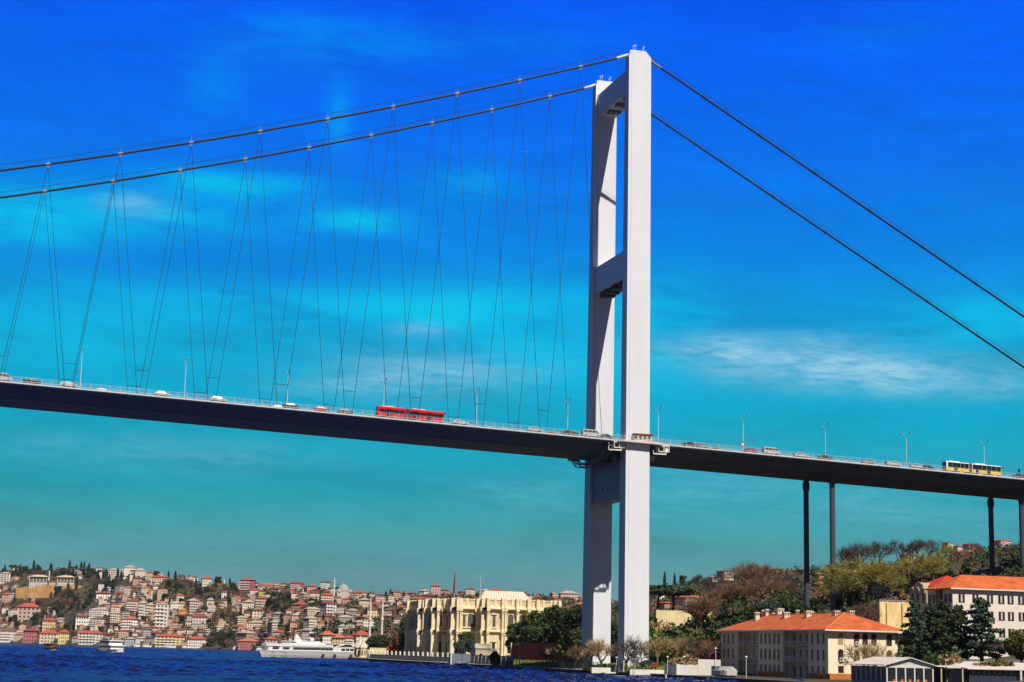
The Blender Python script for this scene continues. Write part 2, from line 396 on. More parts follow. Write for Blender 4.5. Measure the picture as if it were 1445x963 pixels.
md = deck_sweep(MB(), [(14.02,1.35),(13.95,.56),(14.59,.56),(14.52,1.35)]).obj('median_barrier', M_kerb, girder)
for y in (-2.66, 31.20):
    s = -1 if y < 0 else 1
    deck_sweep(MB(), sorted([(y-.14,.12),(y-.14,-.42),(y+.14,-.42),(y+.14,.12)]) and [(y-.14,-.28),(y-.14,.08),(y+.14,.08),(y+.14,-.28)]).obj('walkway_kerb', M_kerb, girder)
    r = MB()
    for x in np.arange(-418, 204, 2.4): r.box(x-.05, x+.05, y-.04, y+.06, zdeck(x)+.1, zdeck(x)+1.45)
    for h in (.55, .85, 1.15, 1.45):
        for x0, x1 in zip(XS[:-1], XS[1:]): r.bar((x0, y, zdeck(x0)+h), (x1, y, zdeck(x1)+h), .05 if h > 1.4 else .03)
    r.obj('railing', M_rail, girder)
for y in (.5, 28.05):                         # crash barrier between road and walkway
    r = MB()
    for x in np.arange(-418, 204, 4.0): r.box(x-.06, x+.06, y-.05, y+.05, zdeck(x)-.3, zdeck(x)+.95)
    for x0, x1 in zip(XS[:-1], XS[1:]): r.bar((x0, y-.02, zdeck(x0)+.85), (x1, y-.02, zdeck(x1)+.85), .06, .10)
    r.obj('crash_barrier', M_lamp, girder)
# balconies that carry the walkway round the tower legs
for s, y in ((-1, -2.7), (1, CW+2.7)):
    b = MB(); z = zdeck(0)
    pl = [(-7.5,y+s*.1),(-5,y+s*1.9),(5,y+s*1.9),(7.5,y+s*.1)]
    b.prism(pl if s < 0 else pl[::-1], lambda p, q, t: (p, q, t-.034*p), z-.45, z+.1)
    o = b.obj('balcony', M_kerb, bridge)
    r = MB()
    for x in np.arange(-5, 5.1, 1.25): r.box(x-.04, x+.04, y+s*1.8-.04, y+s*1.8+.04, z+.1-.034*x, z+1.45-.034*x)
    for h in (.6, 1.0, 1.45): r.bar((-5, y+s*1.8, z+h+.17), (5, y+s*1.8, z+h-.17), .05)
    r.obj('railing', M_rail, o)
hut = MB(); z = zdeck(0)
hut.box(-1.9, 3.2, -4.4, -3.1, z+.1, z+1.75)
h = hut.obj('watch_hut', mat('hut_paint', (.70,.64,.52), var=.2, scale=1.5), bridge)
MB().box(-2.2, 3.5, -4.65, -2.9, z+1.75, z+2.1).obj('hut_roof', mat('hut_roof', (.16,.07,.04), var=.4, scale=2), h)
for x in (-1.5, -.2, 1.1, 2.4): MB().box(x-.35, x+.35, -4.43, -4.39, z+.7, z+1.45).obj('hut_window', M_glass, h)
# white inspection cages hung under the walkway on either side of the tower
for x0 in (-7.4, 5.6):
    c = MB(); zt = zdeck(x0)-.55
    for a in (0, 1.5, 3.0):
        for yy in (-3.2, -1.6):
            c.bar((x0+a, yy, zt), (x0+a, yy, zt-1.7), .2)
    for zz in (zt-.1, zt-1.6):
        for yy in (-3.2, -1.6): c.bar((x0-.1, yy, zz), (x0+3.1, yy, zz), .24)
    c.box(x0+2.0, x0+2.9, -3.0, -1.8, zt-1.5, zt-.2)
    c.bar((x0-1.6, -3.2, zt-2.3), (x0+2.2, -3.2, zt-2.3), .35); c.bar((x0-1.6,-3.2,zt-2.3),(x0-1.6,-3.2,zt-1.3), .16); c.bar((x0+2.0,-3.2,zt-2.3),(x0+2.0,-3.2,zt-1.6), .16)
    c.obj('inspection_cage', mat('cage_paint', (.68,.68,.60), rough=.6), bridge)
# curved maintenance gantry slung under the girder beside the tower
g = MB(); prof = [(-2.4,-1.1),(1.5,-1.9),(5,-3.6),(9,-4.4),(16,-4.7),(22,-4.5),(26,-3.9),(29,-2.3),(31.2,-1.0)]
for xx in (-8.6, -6.9):
    zz = zdeck(xx)
    for (a, b), (c, d) in zip(prof[:-1], prof[1:]):
        g.bar((xx, a, zz+b), (xx, c, zz+d), .3, .45); g.bar((xx, a, zz+b-1.0), (xx, c, zz+d-1.0), .22, .3)
    for a, b in prof: g.bar((xx, a, zz+b), (xx, a, zz+b-1.0), .16)
for a, b in prof: g.bar((-8.6, a, zdeck(-8.6)+b-.5), (-6.9, a, zdeck(-6.9)+b-.5), .16)
g.box(-9.2, -6.3, 29.4, 31.6, zdeck(-8)-2.6, zdeck(-8)-1.2)
g.obj('maintenance_gantry', mat('gantry_paint', (.20,.22,.25), rough=.6), bridge)
# link bearings between girder ends and the lower beam
for y in (6.0, CW-6.0):
    for x in (2.9, -3.8): MB().box(x-.5, x+.5, y-1.2, y+1.2, 58.4, zdeck(x)-2.93).obj('bearing_link', mat('bearing_grey', (.3,.32,.33)), bridge)
MB().box(3.35, 6.2, 1.0, 6.0, zdeck(5)-4.3, zdeck(5)-2.97).obj('bearing_block', mat('bearing_grey', (.3,.32,.33)), bridge)

# main cables: from the mid span over the towers to the land side
for yc in (0.0, CW):
    pts = [(x, yc, zcable(x)) for x in np.arange(-420, -3.0, 6.0)]+[(-3.6, yc, ZT-1.1), (-1, yc, ZT-.35), (1.4, yc, ZT-.5)]
    xs2 = np.arange(3.4, 215, 7.0)
    def zside(x): return 173.7-.5455*(x-3.4)
    pts += [(x, yc, zside(x)) for x in xs2]
    c = MB().tube(pts, .33, 8).obj('main_cable', M_cable, bridge, smooth=True)
    rope = MB()
    for s in (-.38, .38):
        rope.tube([(p[0], p[1]+s, p[2]+(1.5 if p[0] < -3.7 else 1.25)) for p in pts if p[0] < -3.7], .035, 4)
        rope.tube([(p[0], p[1]+s, p[2]+1.25) for p in pts if p[0] > 3.0], .035, 4)
    rope.obj('hand_rope', M_hang, c)
    for x in list(np.arange(-17.83, -411, -17.9)):
        q = MB(); zc_ = zcable(x); dz = (zcable(x+.5)-zcable(x-.5))
        q.tube([(x-.55, yc, zc_-.55*dz), (x+.55, yc, zc_+.55*dz)], .40, 8); q.box(x-.25, x+.25, yc-.13, yc+.13, zc_-.95, zc_-.3)
        for s in (-.38, .38): q.bar((x, yc+s, zc_+.2), (x, yc+s, zc_+1.5), .06)
        q.obj('cable_clamp', M_clamp, c)
    for x in np.arange(20.0, 205, 17.5):
        q = MB(); zc_ = zside(x)
        q.tube([(x-.5, yc, zc_+.27), (x+.5, yc, zc_-.27)], .42, 8)
        for s in (-.38, .38): q.bar((x, yc+s, zc_+.2), (x, yc+s, zc_+1.3), .06)
        q.obj('cable_clamp', M_cable, c)
    for xa, xb in ((-7.0,-3.4), (2.2, 6.5)):
        f = zcable if xa < 0 else zside
        MB().tube([(xa, yc, f(xa)), (xb, yc, f(xb) if xb < -3.5 or xb > 3 else ZT-1.1)], [.38, .50] if xa < 0 else [.52, .38], 9).obj('cable_shroud', M_lamp if xa < 0 else M_clamp, c)
    # inclined hangers in zigzag, tied by a short bar above each pair of feet
    for i in range(0, 21):
        x = -17.83-17.9*i; zc_ = zcable(x)-.9
        for s in (-1, 1):
            xf = x+s*(8.95-.9); MB().tube([(x+s*.12, yc, zc_), (xf, yc, zdeck(xf)-.2)], .07, 5).obj('hanger', M_hang, bridge)
        xm = x+8.95
        if i > 0:
            zb = zdeck(xm)+6.5; w = .9+8.05*6.5/(zcable(x)-zdeck(x)-1)
            MB().bar((xm-w, yc, zb), (xm+w, yc, zb), .13).obj('hanger_tie', M_hang, bridge)

# side-span columns
for x, y in ((61.3,3.4),(63.6,24.8),(123.0,3.4),(126.0,24.8),(186,3.4),(188,24.8)):
    if 1:
        p = MB(); zt = zdeck(x)-2.96
        p.lathe([(.95,-6),(.82,8),(.78,zt-3.4),(.80,zt-3.2),(1.05,zt-2.4),(1.05,zt-.9),(.85,zt-.4),(.85,zt-.02)], (x, y, 0), 18)
        p.obj('side_span_column', M_pier, bridge, smooth=False)

# ---------------------------------------------------------------- lamps along the middle of the deck
def lamp_proto():
    t = thing('street_lamp', 'twin-armed lamp', 'street lamp', (0,0,0), 0, 'twin-armed lamps along the bridge deck')
    MB().tube([(0,0,0),(0,0,10.6)], [.13,.07], 7).obj('pole', M_lamp, t)
    MB().tube([(0,-2.5,11.35),(0,-1.0,10.75),(0,0,10.5),(0,1.0,10.75),(0,2.5,11.35)], .06, 5).obj('arm', M_lamp, t)
    for s in (-1, 1):
        MB().loft([[(x_, s*y_, 11.35+z_) for x_, z_ in ((-.2,0),(.2,0),(.2,.22),(-.2,.22))] for y_ in (2.3, 2.8, 3.3)]).obj('lamp_head', M_head, t)
    return t
LP = [-148.8,-121.9,-94.6,-68.1,-41.7,-15.1,12.2,38.6,64.8,91.4,117.7]
LPL = ['twin-armed bridge lamp at the far left, above the white car',
 'twin-armed bridge lamp between the white cars, second from the left',
 'twin-armed bridge lamp just above the dark and white cars, third from the left',
 'twin-armed bridge lamp rising behind the rear of the red bus',
 'twin-armed bridge lamp standing just ahead of the red bus',
 'twin-armed bridge lamp nearest the tower on its left side',
 'twin-armed bridge lamp close beside the tower on its right',
 'twin-armed bridge lamp over the small red round sign right of the tower',
 'twin-armed bridge lamp right of the white minibus, above the columns',
 'twin-armed bridge lamp between the white pickup and the yellow bus',
 'twin-armed bridge lamp rising behind the yellow and white bus']
L0 = lamp_proto()
for i, (x, lb) in enumerate(zip(LP, LPL)):
    loc = (x, 14.27, zdeck(x)+1.3)
    if i == 0: L0.location = loc; L0['label'] = lb
    else: dup(L0, loc, 0, lb)

# ---------------------------------------------------------------- vehicles
def wheel(parent, x, y, r=.33, w=.22):
    s = 1 if y > 0 else -1
    o = MB().tube([(x, y-w/2, r), (x, y+w/2, r)], r, 14).obj('wheel', M_tyre, parent)
    MB().tube([(x, y+s*(w/2-.01), r), (x, y+s*(w/2+.02), r)], r*.62, 10).obj('rim', M_rim, o)
def paint(name, c, rough=.3): return mat('paint_'+name, c, rough=rough, var=.03, spec=.5)
P_white = paint('white', (.50,.50,.50)); P_dark = paint('dark', (.03,.033,.04)); P_red = paint('red', (.45,.02,.02)); P_silver = paint('silver', (.28,.30,.32)); P_brown = paint('brown', (.16,.09,.05)); P_blue = paint('blue', (.04,.10,.3))
def car_proto():
    t = thing('car', 'car', 'car')
    b = MB(); low = [(-2.2,.3),(2.15,.3),(2.25,.55),(2.15,.78),(1.05,.93),(-1.55,.96),(-2.2,.92),(-2.28,.6)]
    b.loft([[(p*f, y, .62+(q-.62)*g) for p, q in low] for y, f, g in ((-.86,.96,.86),(-.8,1,1),(.8,1,1),(.86,.96,.86))])
    lo = lambda z, xa, xb, w: [(xa,-w,z),(xb,-w,z),(xb,w,z),(xa,w,z)]
    b.loft([lo(.92,-1.75,1.15,.78), lo(1.36,-1.15,.35,.63), lo(1.45,-1.0,.2,.55)])
    b.obj('body', P_white, t)
    g = .012
    def pane(name, pts):
        p = np.array(pts, float); n = np.cross(p[1]-p[0], p[2]-p[0]); n /= np.linalg.norm(n)
        MB().loft([p-n*.005, p+n*g]).obj(name, M_glass, t)
    pane('windscreen', [(1.08,-.68,.97),(1.08,.68,.97),(.42,.56,1.33),(.42,-.56,1.33)])
    pane('rear_window', [(-1.68,.68,.97),(-1.68,-.68,.97),(-1.2,-.56,1.33),(-1.2,.56,1.33)])
    for s in (-1, 1):
        pane('side_window', [(-1.45,s*.775,.97),(-.3,s*.775,.97),(-.3,s*.645,1.33),(-1.1,s*.645,1.33)][::s])
        pane('side_window', [(-.22,s*.775,.97),(.9,s*.775,.97),(.3,s*.645,1.33),(-.22,s*.645,1.33)][::s])
        for x in (-1.35, 1.4): wheel(t, x, s*.76)
        MB().box(2.14, 2.24, s*.6-.16, s*.6+.16, .58, .72).obj('headlight', mat('headlight', (.8,.8,.78), rough=.2), t)
    return t
def van_proto():
    t = thing('van', 'van', 'van')
    pr = [(-2.75,.35),(2.6,.35),(2.72,.6),(2.65,1.0),(2.2,1.15),(1.45,2.0),(1.1,2.15),(-2.6,2.2),(-2.75,2.0)]
    b = MB().loft([[(p*f, y, 1.2+(q-1.2)*g_) for p, q in pr] for y, f, g_ in ((-.97,.98,.95),(-.9,1,1),(.9,1,1),(.97,.98,.95))]); b.obj('body', P_white, t)
    for s in (-1, 1):
        for a, c in ((-2.45,-1.35),(-1.2,-.1),(.05,.95)):
            MB().box(a, c, s*.975-.012, s*.975+.012, 1.3, 1.85).obj('side_window', M_glass, t)
        MB().loft([[(x, s*.975+e, z) for x, z in ((1.05,1.25),(1.95,1.25),(1.45,1.82),(1.05,1.82))] for e in ((-.012,.012))]).obj('side_window', M_glass, t)
        for x in (-1.75, 1.75): wheel(t, x, s*.87, .36)
    MB().loft([[(2.16+e,-.8,1.24),(2.16+e,.8,1.24),(1.56+e,.75,1.92),(1.56+e,-.75,1.92)] for e in (0, .03)]).obj('windscreen', M_glass, t)
    return t
def pickup_proto():
    t = thing('pickup', 'pickup', 'pickup')
    b = MB(); b.box(-2.5,-.1,-.85,.85,.45,.95); b.box(-.1,2.4,-.86,.86,.4,1.0)
    lo = lambda z, xa, xb, w: [(xa,-w,z),(xb,-w,z),(xb,w,z),(xa,w,z)]
    b.loft([lo(.99,-.1,1.5,.82), lo(1.65,.0,.95,.72), lo(1.72,.1,.85,.66)]); b.obj('cab', P_white, t)
    MB().box(-2.45,-.3,-.8,.8,.95,1.35).obj('load', mat('load_grey', (.4,.38,.36), var=.4, scale=2), t)
    for s in (-1, 1):
        MB().box(.1, 1.05, s*.79-.012, s*.79+.012, 1.05, 1.5).obj('side_window', M_glass, t)
        for x in (-1.6, 1.5): wheel(t, x, s*.78)
    return t
VG = 'vehicles crossing the bridge'
PC, PV, PP = car_proto(), van_proto(), pickup_proto()
used = set()
def veh(p, u, v, y, label, pm, cat=None, direc=1, sc=1.0):
    x = ony(u, v, y)[0]; sc *= .92; loc = (x, y, zdeck(x)+.555); rz = 0 if direc > 0 else pi
    if p.name not in used:
        used.add(p.name); p.location = loc; p.rotation_euler = (0, .034 if direc > 0 else -.034, rz); p.scale = (sc,)*3; o = p
        for c in p.children:
            if c.name.split('.')[0] in ('body', 'cab'): recolor(c, pm)
    else:
        o = dup(p, loc, rz, scale=sc, paint={'body': pm, 'cab': pm}); o.rotation_euler = (0, .034 if direc > 0 else -.034, rz)
    tag(o, label, cat or p['category'], VG)
    return o
NL = 1.5
veh(PV, 3, 533, NL, 'white van cut off by the left edge of the picture on the bridge', P_white)
veh(PC, 45, 537, NL, 'dark estate car between the leftmost white van and the white car', P_dark, sc=1.1)
veh(PC, 97, 542, NL, 'white car with reddish rear under the leftmost bridge lamp', P_white, sc=1.1)
veh(PC, 145, 546, 6.4, 'pale silver car almost hidden behind the railing right of the leftmost lamp', P_silver)
veh(PC, 229, 554, NL, 'small white car left of the second bridge lamp', P_white)
veh(PC, 308, 561, NL, 'white car between the second and third bridge lamps', P_white, sc=1.05)
veh(PC, 394, 569, 6.4, 'white car just left of a dark car by the third bridge lamp', P_white)
veh(PC, 411, 571, NL, 'dark car with pale roof right under the third bridge lamp', P_dark, sc=1.1)
veh(PC, 454, 576, NL, 'white and red taxi-sized car a little way behind the red bus', P_red)
veh(PC, 487, 578, NL, 'brownish car low behind the railing just behind the red bus', P_brown)
veh(PC, 649, 594, NL, 'white car directly in front of the red bus', P_white, sc=1.05)
veh(PC, 714, 601, 9.0, 'white car roof showing right of the lamp ahead of the red bus', P_white)
veh(PC, 755, 605, NL, 'white saloon car halfway between the red bus and the tower', P_white, sc=1.05)
veh(PC, 780, 608, 6.4, 'red car mostly hidden behind the railing left of the tower', P_red)
veh(PC, 804, 610, NL, 'dark silver car behind the white van at the tower', P_dark, sc=1.1)
veh(PC, 816, 612, 6.4, 'silver car in the second lane beside the white van at the tower', P_silver)
veh(PV, 834, 610, NL, 'large white van about to pass the tower', P_white, sc=1.05)
veh(PC, 856, 613, NL, 'dark car in front of the white van between the tower legs', P_dark)
veh(PC, 974, 627, NL, 'dark car first right of the tower', P_dark, sc=1.1)
veh(PC, 990, 629, NL, 'silver car behind the railing, second right of the tower', P_silver)
veh(PC, 1010, 631, 6.4, 'brown car behind the railing left of the small red sign', P_brown)
veh(PC, 1060, 635, NL, 'dark car with red tail right of the small red sign', P_red)
veh(PV, 1088, 636, NL, 'white minibus with a row of side windows right of the tower', P_white, cat='minibus')
veh(PC, 1130, 640, NL, 'white car just ahead of the white minibus', P_white, sc=1.05)
veh(PC, 1164, 645, NL, 'dark low car at the foot of the lamp above the columns', P_dark)
veh(PC, 1225, 651, NL, 'silver car between the lamp above the columns and the white pickup', P_silver)
veh(PP, 1260, 654, NL, 'white pickup left of the lamp before the yellow bus', P_white)
veh(PC, 1293, 658, NL, 'white car between the white pickup and the yellow bus', P_white)
veh(PC, 1309, 660, NL, 'dark car directly behind the yellow bus', P_dark)
veh(PC, 1440, 673, NL, 'dark car at the right edge of the bridge ahead of the yellow bus', P_dark, sc=1.1)

def bus(x0, label, low, up, roofc, archc=None, length=18.2, wt=2.8, e0=.5):
    """articulated bus, front at +x, seen from its -y side"""
    y = 2.3; t = thing('articulated_bus', label, 'bus', (x0, y, zdeck(x0)+.555), 0, 'articulated buses on the bridge'); t.rotation_euler = (0, .034, 0)
    secs = ((0, 7.5), (8.5, length))
    for k, (a, b) in enumerate(secs):
        q = MB()
        q.loft([[(x, yy, z) for yy, z in ((-1.27,.32),(1.27,.32),(1.27,1.25),(-1.27,1.25))] for x in (a, a+.15, b-.15, b)], 0)
        q.loft([[(x, yy*f, z) for yy, z in ((-1.26,1.25),(1.26,1.25),(1.24,2.75),(1.1,3.02),(-1.1,3.02),(-1.24,2.75))] for x, f in ((a,.97),(a+.15,1),(b-.15,1),(b,.97))], 1)
        body = q.obj('body_section', [low, up], t)
        n = 5 if k == 0 else 6; ea = e0 if k == 0 else .12; w = (b-a-ea-.12)/n
        for s in (-1, 1):
            for i in range(n):
                xa = a+ea+i*w+.03
                MB().box(xa, xa+w-.06, s*1.262-.015, s*1.262+.015, 1.27, wt).obj('side_window', M_glass, t)
        rb = MB(); rb.box(a+1.2, a+4.6, -.8, .8, 3.02, 3.3); rb.obj('roof_unit', roofc, t)
        for s in (-1, 1):
            for xd in ((a+2.6,) if k == 0 else (a+1.2, a+5.0)):
                MB().box(xd, xd+1.1, s*1.285-.012, s*1.285+.012, .42, 2.45).obj('door', M_glass, t)
            for xw in ((4.9,) if k == 0 else (a+2.9, b-2.0)):
                wheel(t, xw, s*1.15, .48, .3)
                MB().tube([(xw, s*1.29-.015, .48), (xw, s*1.29+.012, .48)], .62, 14).obj('wheel_arch', archc or M_dark, t)
    be = MB(); be.loft([[(x, yy*f, z*f+(1-f)*1.6) for yy, z in ((-1.2,.45),(1.2,.45),(1.2,2.9),(-1.2,2.9))] for x, f in [(7.5+i*.125, 1.0 if i % 2 else .93) for i in range(9)]])
    be.obj('bellows', mat('bellows_rubber', (.06,.06,.065)), t)
    MB().box(length-.02, length+.05, -1.15, 1.15, 1.1, 2.9).obj('windscreen', M_glass, t)
    MB().box(-.05, .02, -1.05, 1.05, 1.5, 2.7).obj('rear_window', M_glass, t)
    for s in (-1, 1): MB().bar((length-.05, s*1.25, 2.7), (length+.35, s*1.5, 2.45), .12, .3).obj('mirror', M_dark, t)
    return t
RED = mat('bus_red', (.66,.004,.018), rough=.5, var=.03, spec=.15); YEL = mat('bus_yellow', (.88,.60,.004), rough=.5, var=.03, spec=.15); BWH = paint('bus_white', (.78,.77,.74))
bus(ony(531, 588, 2)[0], 'red articulated bus with pale roof boxes left of the tower', RED, RED, mat('roof_unit_pale', (.70,.55,.54)), RED, wt=2.32)
bus(ony(1333, 664, 2)[0], 'yellow and white articulated bus at the right end of the bridge', YEL, BWH, BWH, YEL)

# signs on the deck railing
sx = ony(1048, 629, .3)[0]
t = thing('road_sign', 'small red and white round sign on the bridge right of the tower', 'road sign', (sx, .3, zdeck(sx)+.05))
MB().tube([(0,0,0),(0,0,2.6)], .05, 6).obj('post', M_lamp, t)
f_ = MB().tube([(0,-.03,2.5),(0,-.08,2.5)], .62, 16).obj('sign_face', P_red, t)
MB().tube([(0,-.075,2.5),(0,-.095,2.5)], .4, 16).obj('sign_centre', BWH, f_)
sx = ony(1438, 668, 1.0)[0]
t = thing('traffic_signal', 'dark signal post on the bridge at the right edge', 'traffic signal', (sx, 1.0, zdeck(sx)))
MB().tube([(0,0,0),(0,0,3.0)], .06, 6).obj('post', M_dark, t)
MB().box(-.22,.22,-.2,.2,2.3,3.3).obj('signal_box', M_dark, t)
# ================================================================ water, land, quay
def mk_mesh(name, v, f, mats, smooth=True):
    me = bpy.data.meshes.new(name); v = np.asarray(v, np.float32); f = np.asarray(f, np.int32)
    me.vertices.add(len(v)); me.vertices.foreach_set('co', v.ravel())
    me.loops.add(f.size); me.loops.foreach_set('vertex_index', f.ravel())
    me.polygons.add(len(f)); me.polygons.foreach_set('loop_start', np.arange(0, f.size, f.shape[1], dtype=np.int32))
    me.polygons.foreach_set('loop_total', np.full(len(f), f.shape[1], np.int32))
    for m in mats: me.materials.append(m)
    me.update(calc_edges=True)
    if smooth: me.polygons.foreach_set('use_smooth', np.ones(len(f), bool))
    o = bpy.data.objects.new(name, me); COL.objects.link(o); return o
def grid_faces(nr_, nc_):
    i = np.arange((nr_-1)*(nc_-1)); r, c = i//(nc_-1), i % (nc_-1); a = r*nc_+c
    return np.stack([a, a+1, a+nc_+1, a+nc_], 1)

# the strait: one sheet, finely waved where it is seen closely, calmer grid far out
M_water = bpy.data.materials.new('water'); M_water.use_nodes = True
n_ = M_water.node_tree.nodes; l_ = M_water.node_tree.links; b_ = n_['Principled BSDF']
n_.remove(b_)
df = n_.new('ShaderNodeBsdfDiffuse'); gl = n_.new('ShaderNodeBsdfGlossy'); gl.inputs['Roughness'].default_value = .08; gl.inputs['Color'].default_value = (.55,.68,1,1)
ms = n_.new('ShaderNodeMixShader'); ms.inputs['Fac'].default_value = .36
l_.new(df.outputs[0], ms.inputs[1]); l_.new(gl.outputs[0], ms.inputs[2]); l_.new(ms.outputs[0], n_['Material Output'].inputs['Surface'])
g_ = n_.new('ShaderNodeNewGeometry')
wn = n_.new('ShaderNodeTexNoise'); wn.inputs['Scale'].default_value = .55; wn.inputs['Detail'].default_value = 4; l_.new(g_.outputs['Position'], wn.inputs['Vector'])
bp = n_.new('ShaderNodeBump'); bp.inputs['Strength'].default_value = 1.0; bp.inputs['Distance'].default_value = .5
l_.new(wn.outputs['Fac'], bp.inputs['Height']); l_.new(bp.outputs['Normal'], gl.inputs['Normal']); l_.new(bp.outputs['Normal'], df.inputs['Normal'])
# scattered white caps: only the crests of the choppiest patches
wc = n_.new('ShaderNodeTexNoise'); wc.inputs['Scale'].default_value = .4; wc.inputs['Detail'].default_value = 4; l_.new(g_.outputs['Position'], wc.inputs['Vector'])
sx_ = n_.new('ShaderNodeSeparateXYZ'); l_.new(g_.outputs['Position'], sx_.inputs[0])
ma = n_.new('ShaderNodeMath'); ma.operation = 'MULTIPLY_ADD'; ma.inputs[1].default_value = 1.0; l_.new(wc.outputs['Fac'], ma.inputs[0]); 
mz = n_.new('ShaderNodeMath'); mz.operation = 'MULTIPLY'; mz.inputs[1].default_value = .55; l_.new(sx_.outputs['Z'], mz.inputs[0]); l_.new(mz.outputs[0], ma.inputs[2])
mr = n_.new('ShaderNodeMapRange'); mr.inputs['From Min'].default_value = 1.62; mr.inputs['From Max'].default_value = 1.75; l_.new(ma.outputs[0], mr.inputs['Value'])
mxw = n_.new('ShaderNodeMixRGB'); l_.new(mr.outputs[0], mxw.inputs['Fac']); mxw.inputs['Color1'].default_value = (.008, .013, .044, 1); mxw.inputs['Color2'].default_value = (.55, .6, .65, 1); l_.new(mxw.outputs[0], df.inputs['Color'])

azs = np.concatenate([np.linspace(-75, -4, 50)[:-1], np.linspace(-4, 27, 640), np.linspace(27, 80, 40)[1:]])*pi/180
rs = np.concatenate([np.linspace(4, 215, 50)[:-1], np.arange(215, 700, .8), np.arange(700, 1600, 1.9), np.geomspace(1602, 4200, 160), np.geomspace(4400, 14000, 12)])
R_, A_ = np.meshgrid(rs, azs, indexing='ij'); X = CX+R_*np.sin(A_); Y = CY+R_*np.cos(A_)
Z = np.zeros_like(X); cell = np.maximum(np.gradient(rs)[:, None]*np.ones_like(A_), R_*np.gradient(azs)[None, :])
wr = np.random.RandomState(3)
for i in range(64):
    lam = 1.6*(15/1.6)**wr.rand(); th = rad(205)+wr.randn()*.75; k = 2*pi/lam; amp = .029*lam**.6
    q = k*(X*sin(th)+Y*cos(th))+wr.rand()*2*pi
    Z += amp*np.clip((lam/cell-2)/2, 0, 1)*(np.sin(q)+.25*np.cos(2*q))
patch = .75+.5*np.sin(X*.021+Y*.013)*np.sin(Y*.017-X*.008)
Z = Z*patch*np.clip(1.15-R_/4500, .2, 1)
# lie just under the land's foot
water = mk_mesh('water', np.stack([X, Y, Z], -1).reshape(-1, 3), grid_faces(len(rs), len(azs))[:, ::-1], [M_water]); tag(water, kind='structure')
base = MB().add([(-16000,-16000,-2.5),(16000,-16000,-2.5),(16000,16000,-2.5),(-16000,16000,-2.5)], [(0,1,2,3)])
o = MB(); o.add([(-16000,-16000,-2.5),(16000,-16000,-2.5),(16000,16000,-2.5),(-16000,16000,-2.5)], [(0,1,2,3)])
tag(o.obj('sea', M_water), kind='structure')

def lerp(x, xs, ys): return np.interp(x, xs, ys)
def sm(t): t = np.clip(t, 0, 1); return t*t*(3-2*t)
# near bank: land that rises inland (x) behind the straight quay at x = -12
T1 = ([-12,0,24.9,25.6,34,44,60,80,120,150,200,260,320,460,700], [1.25,2.7,3.1,9.6,11.5,15,17.5,22,31,38,47,55,60,66,64])
T2 = ([-12,20,60,90,110,140,170,260,320,460,700], [1.25,1.6,6.0,9.5,16,28,40,55,60,66,64])
T3 = ([-12,0,45,70,110,150,170,300,460,700], [1.25,2.2,2.8,10,25,39,42,50,54,52])
def shift(y): return lerp(y, [330,450,560,800,1000], [0,30,45,90,120])
def G(x, y):
    xp = x-shift(y); a = sm((y+58)/26); b = sm((y-170)/20)
    z = (1-a)*lerp(xp, *T2)+a*((1-b)*lerp(xp, *T1)+b*lerp(xp, *T3))
    return z*(1-.55*sm((y-420)/500)) if xp > 60 else z
# far shore: its waterline and ridge by bearing from the camera
FU = [-400,-90,0,100,200,300,360,400,440,480,520,600,700,830,1000]
FD = [3700,3450,3130,2700,2351,2080,1955,1650,1300,1150,1050,1000,1000,1000,1000]
RU = [-400,-90,0,60,120,170,200,260,330,370,400,450,480,520,560,600,650,700,760,830,900,1000]
RDs = [4000,3800,3700,3600,3400,3150,3000,2800,2700,2600,2400,2200,2200,2100,2000,1900,1900,1800,1700,1700,1600,1500]
RV = [806,805,805,804,805,808,812,820,829,830,826,834,842,844,844,842,842,843,846,850,855,856]
FA = [az_of(u) for u in FU]; RA = [az_of(u) for u in RU]
RZ = [at(u, v, d)[2] for u, v, d in zip(RU, RV, RDs)]
def Hfar(D, az):
    d0, d1, z1 = lerp(az, FA, FD), lerp(az, RA, RDs), lerp(az, RA, RZ)
    t = (D-d0)/(d1-d0)
    if t < 0: return -3.0*min(1, -t*20)+1.2*(t > -.001)
    s = min(t, 1.0)
    z = 1.3+(z1-1.3)*(.10*s+.90*s**1.25)
    z += z1*.045*sin(az*95+s*7)*sin(s*pi)+z1*.03*sin(az*230-s*11)*sin(s*pi)
    return z if t <= 1 else z-(D-d1)*.05
def far_point(u, v):
    """where the line of sight through (u, v) meets the far hillside"""
    d = ray(u, v); h = hypot(d[0], d[1]); az = atan2(d[0], d[1]); D = lerp(az, FA, FD)
    top = lerp(az, RA, RDs)
    while D < top+60:
        if Hfar(D, az) >= CH+d[2]/h*D: break
        D += 4
    return np.array([CX+D*sin(az), CY+D*cos(az), Hfar(D, az)]), D
M_hill = mat('hillside_earth', (.050,.052,.026), rough=.95, scale=.02, var2=(.115,.085,.055))
M_hill2 = mat('bank_earth', (.045,.045,.022), rough=.95, scale=.06, var2=(.10,.075,.045))
us = np.linspace(-300, 1000, 150); aa = np.array([az_of(u) for u in us]); tt = np.concatenate([[-.03,-.004], np.linspace(0, 1, 46), [1.15,1.5]])
V = []
for t in tt:
    for a in aa:
        d0, d1 = lerp(a, FA, FD), lerp(a, RA, RDs); D = d0+(d1-d0)*t
        z = Hfar(D, a) if t >= 0 else (-3.0 if t < -.01 else -.8)
        V.append((CX+D*sin(a), CY+D*cos(a), z))
tag(mk_mesh('hills', V, grid_faces(len(tt), len(aa))[:, ::-1], [M_hill]), kind='structure')
xs = [-11.6,-9,-6,-3,0,6,12,18,24.9,25.6,30,36,42,50,60,70,80,90,100,110,120,140,155,170,200,240,300,380,460,580,700]; ys = np.arange(-420, 900, 8.0)
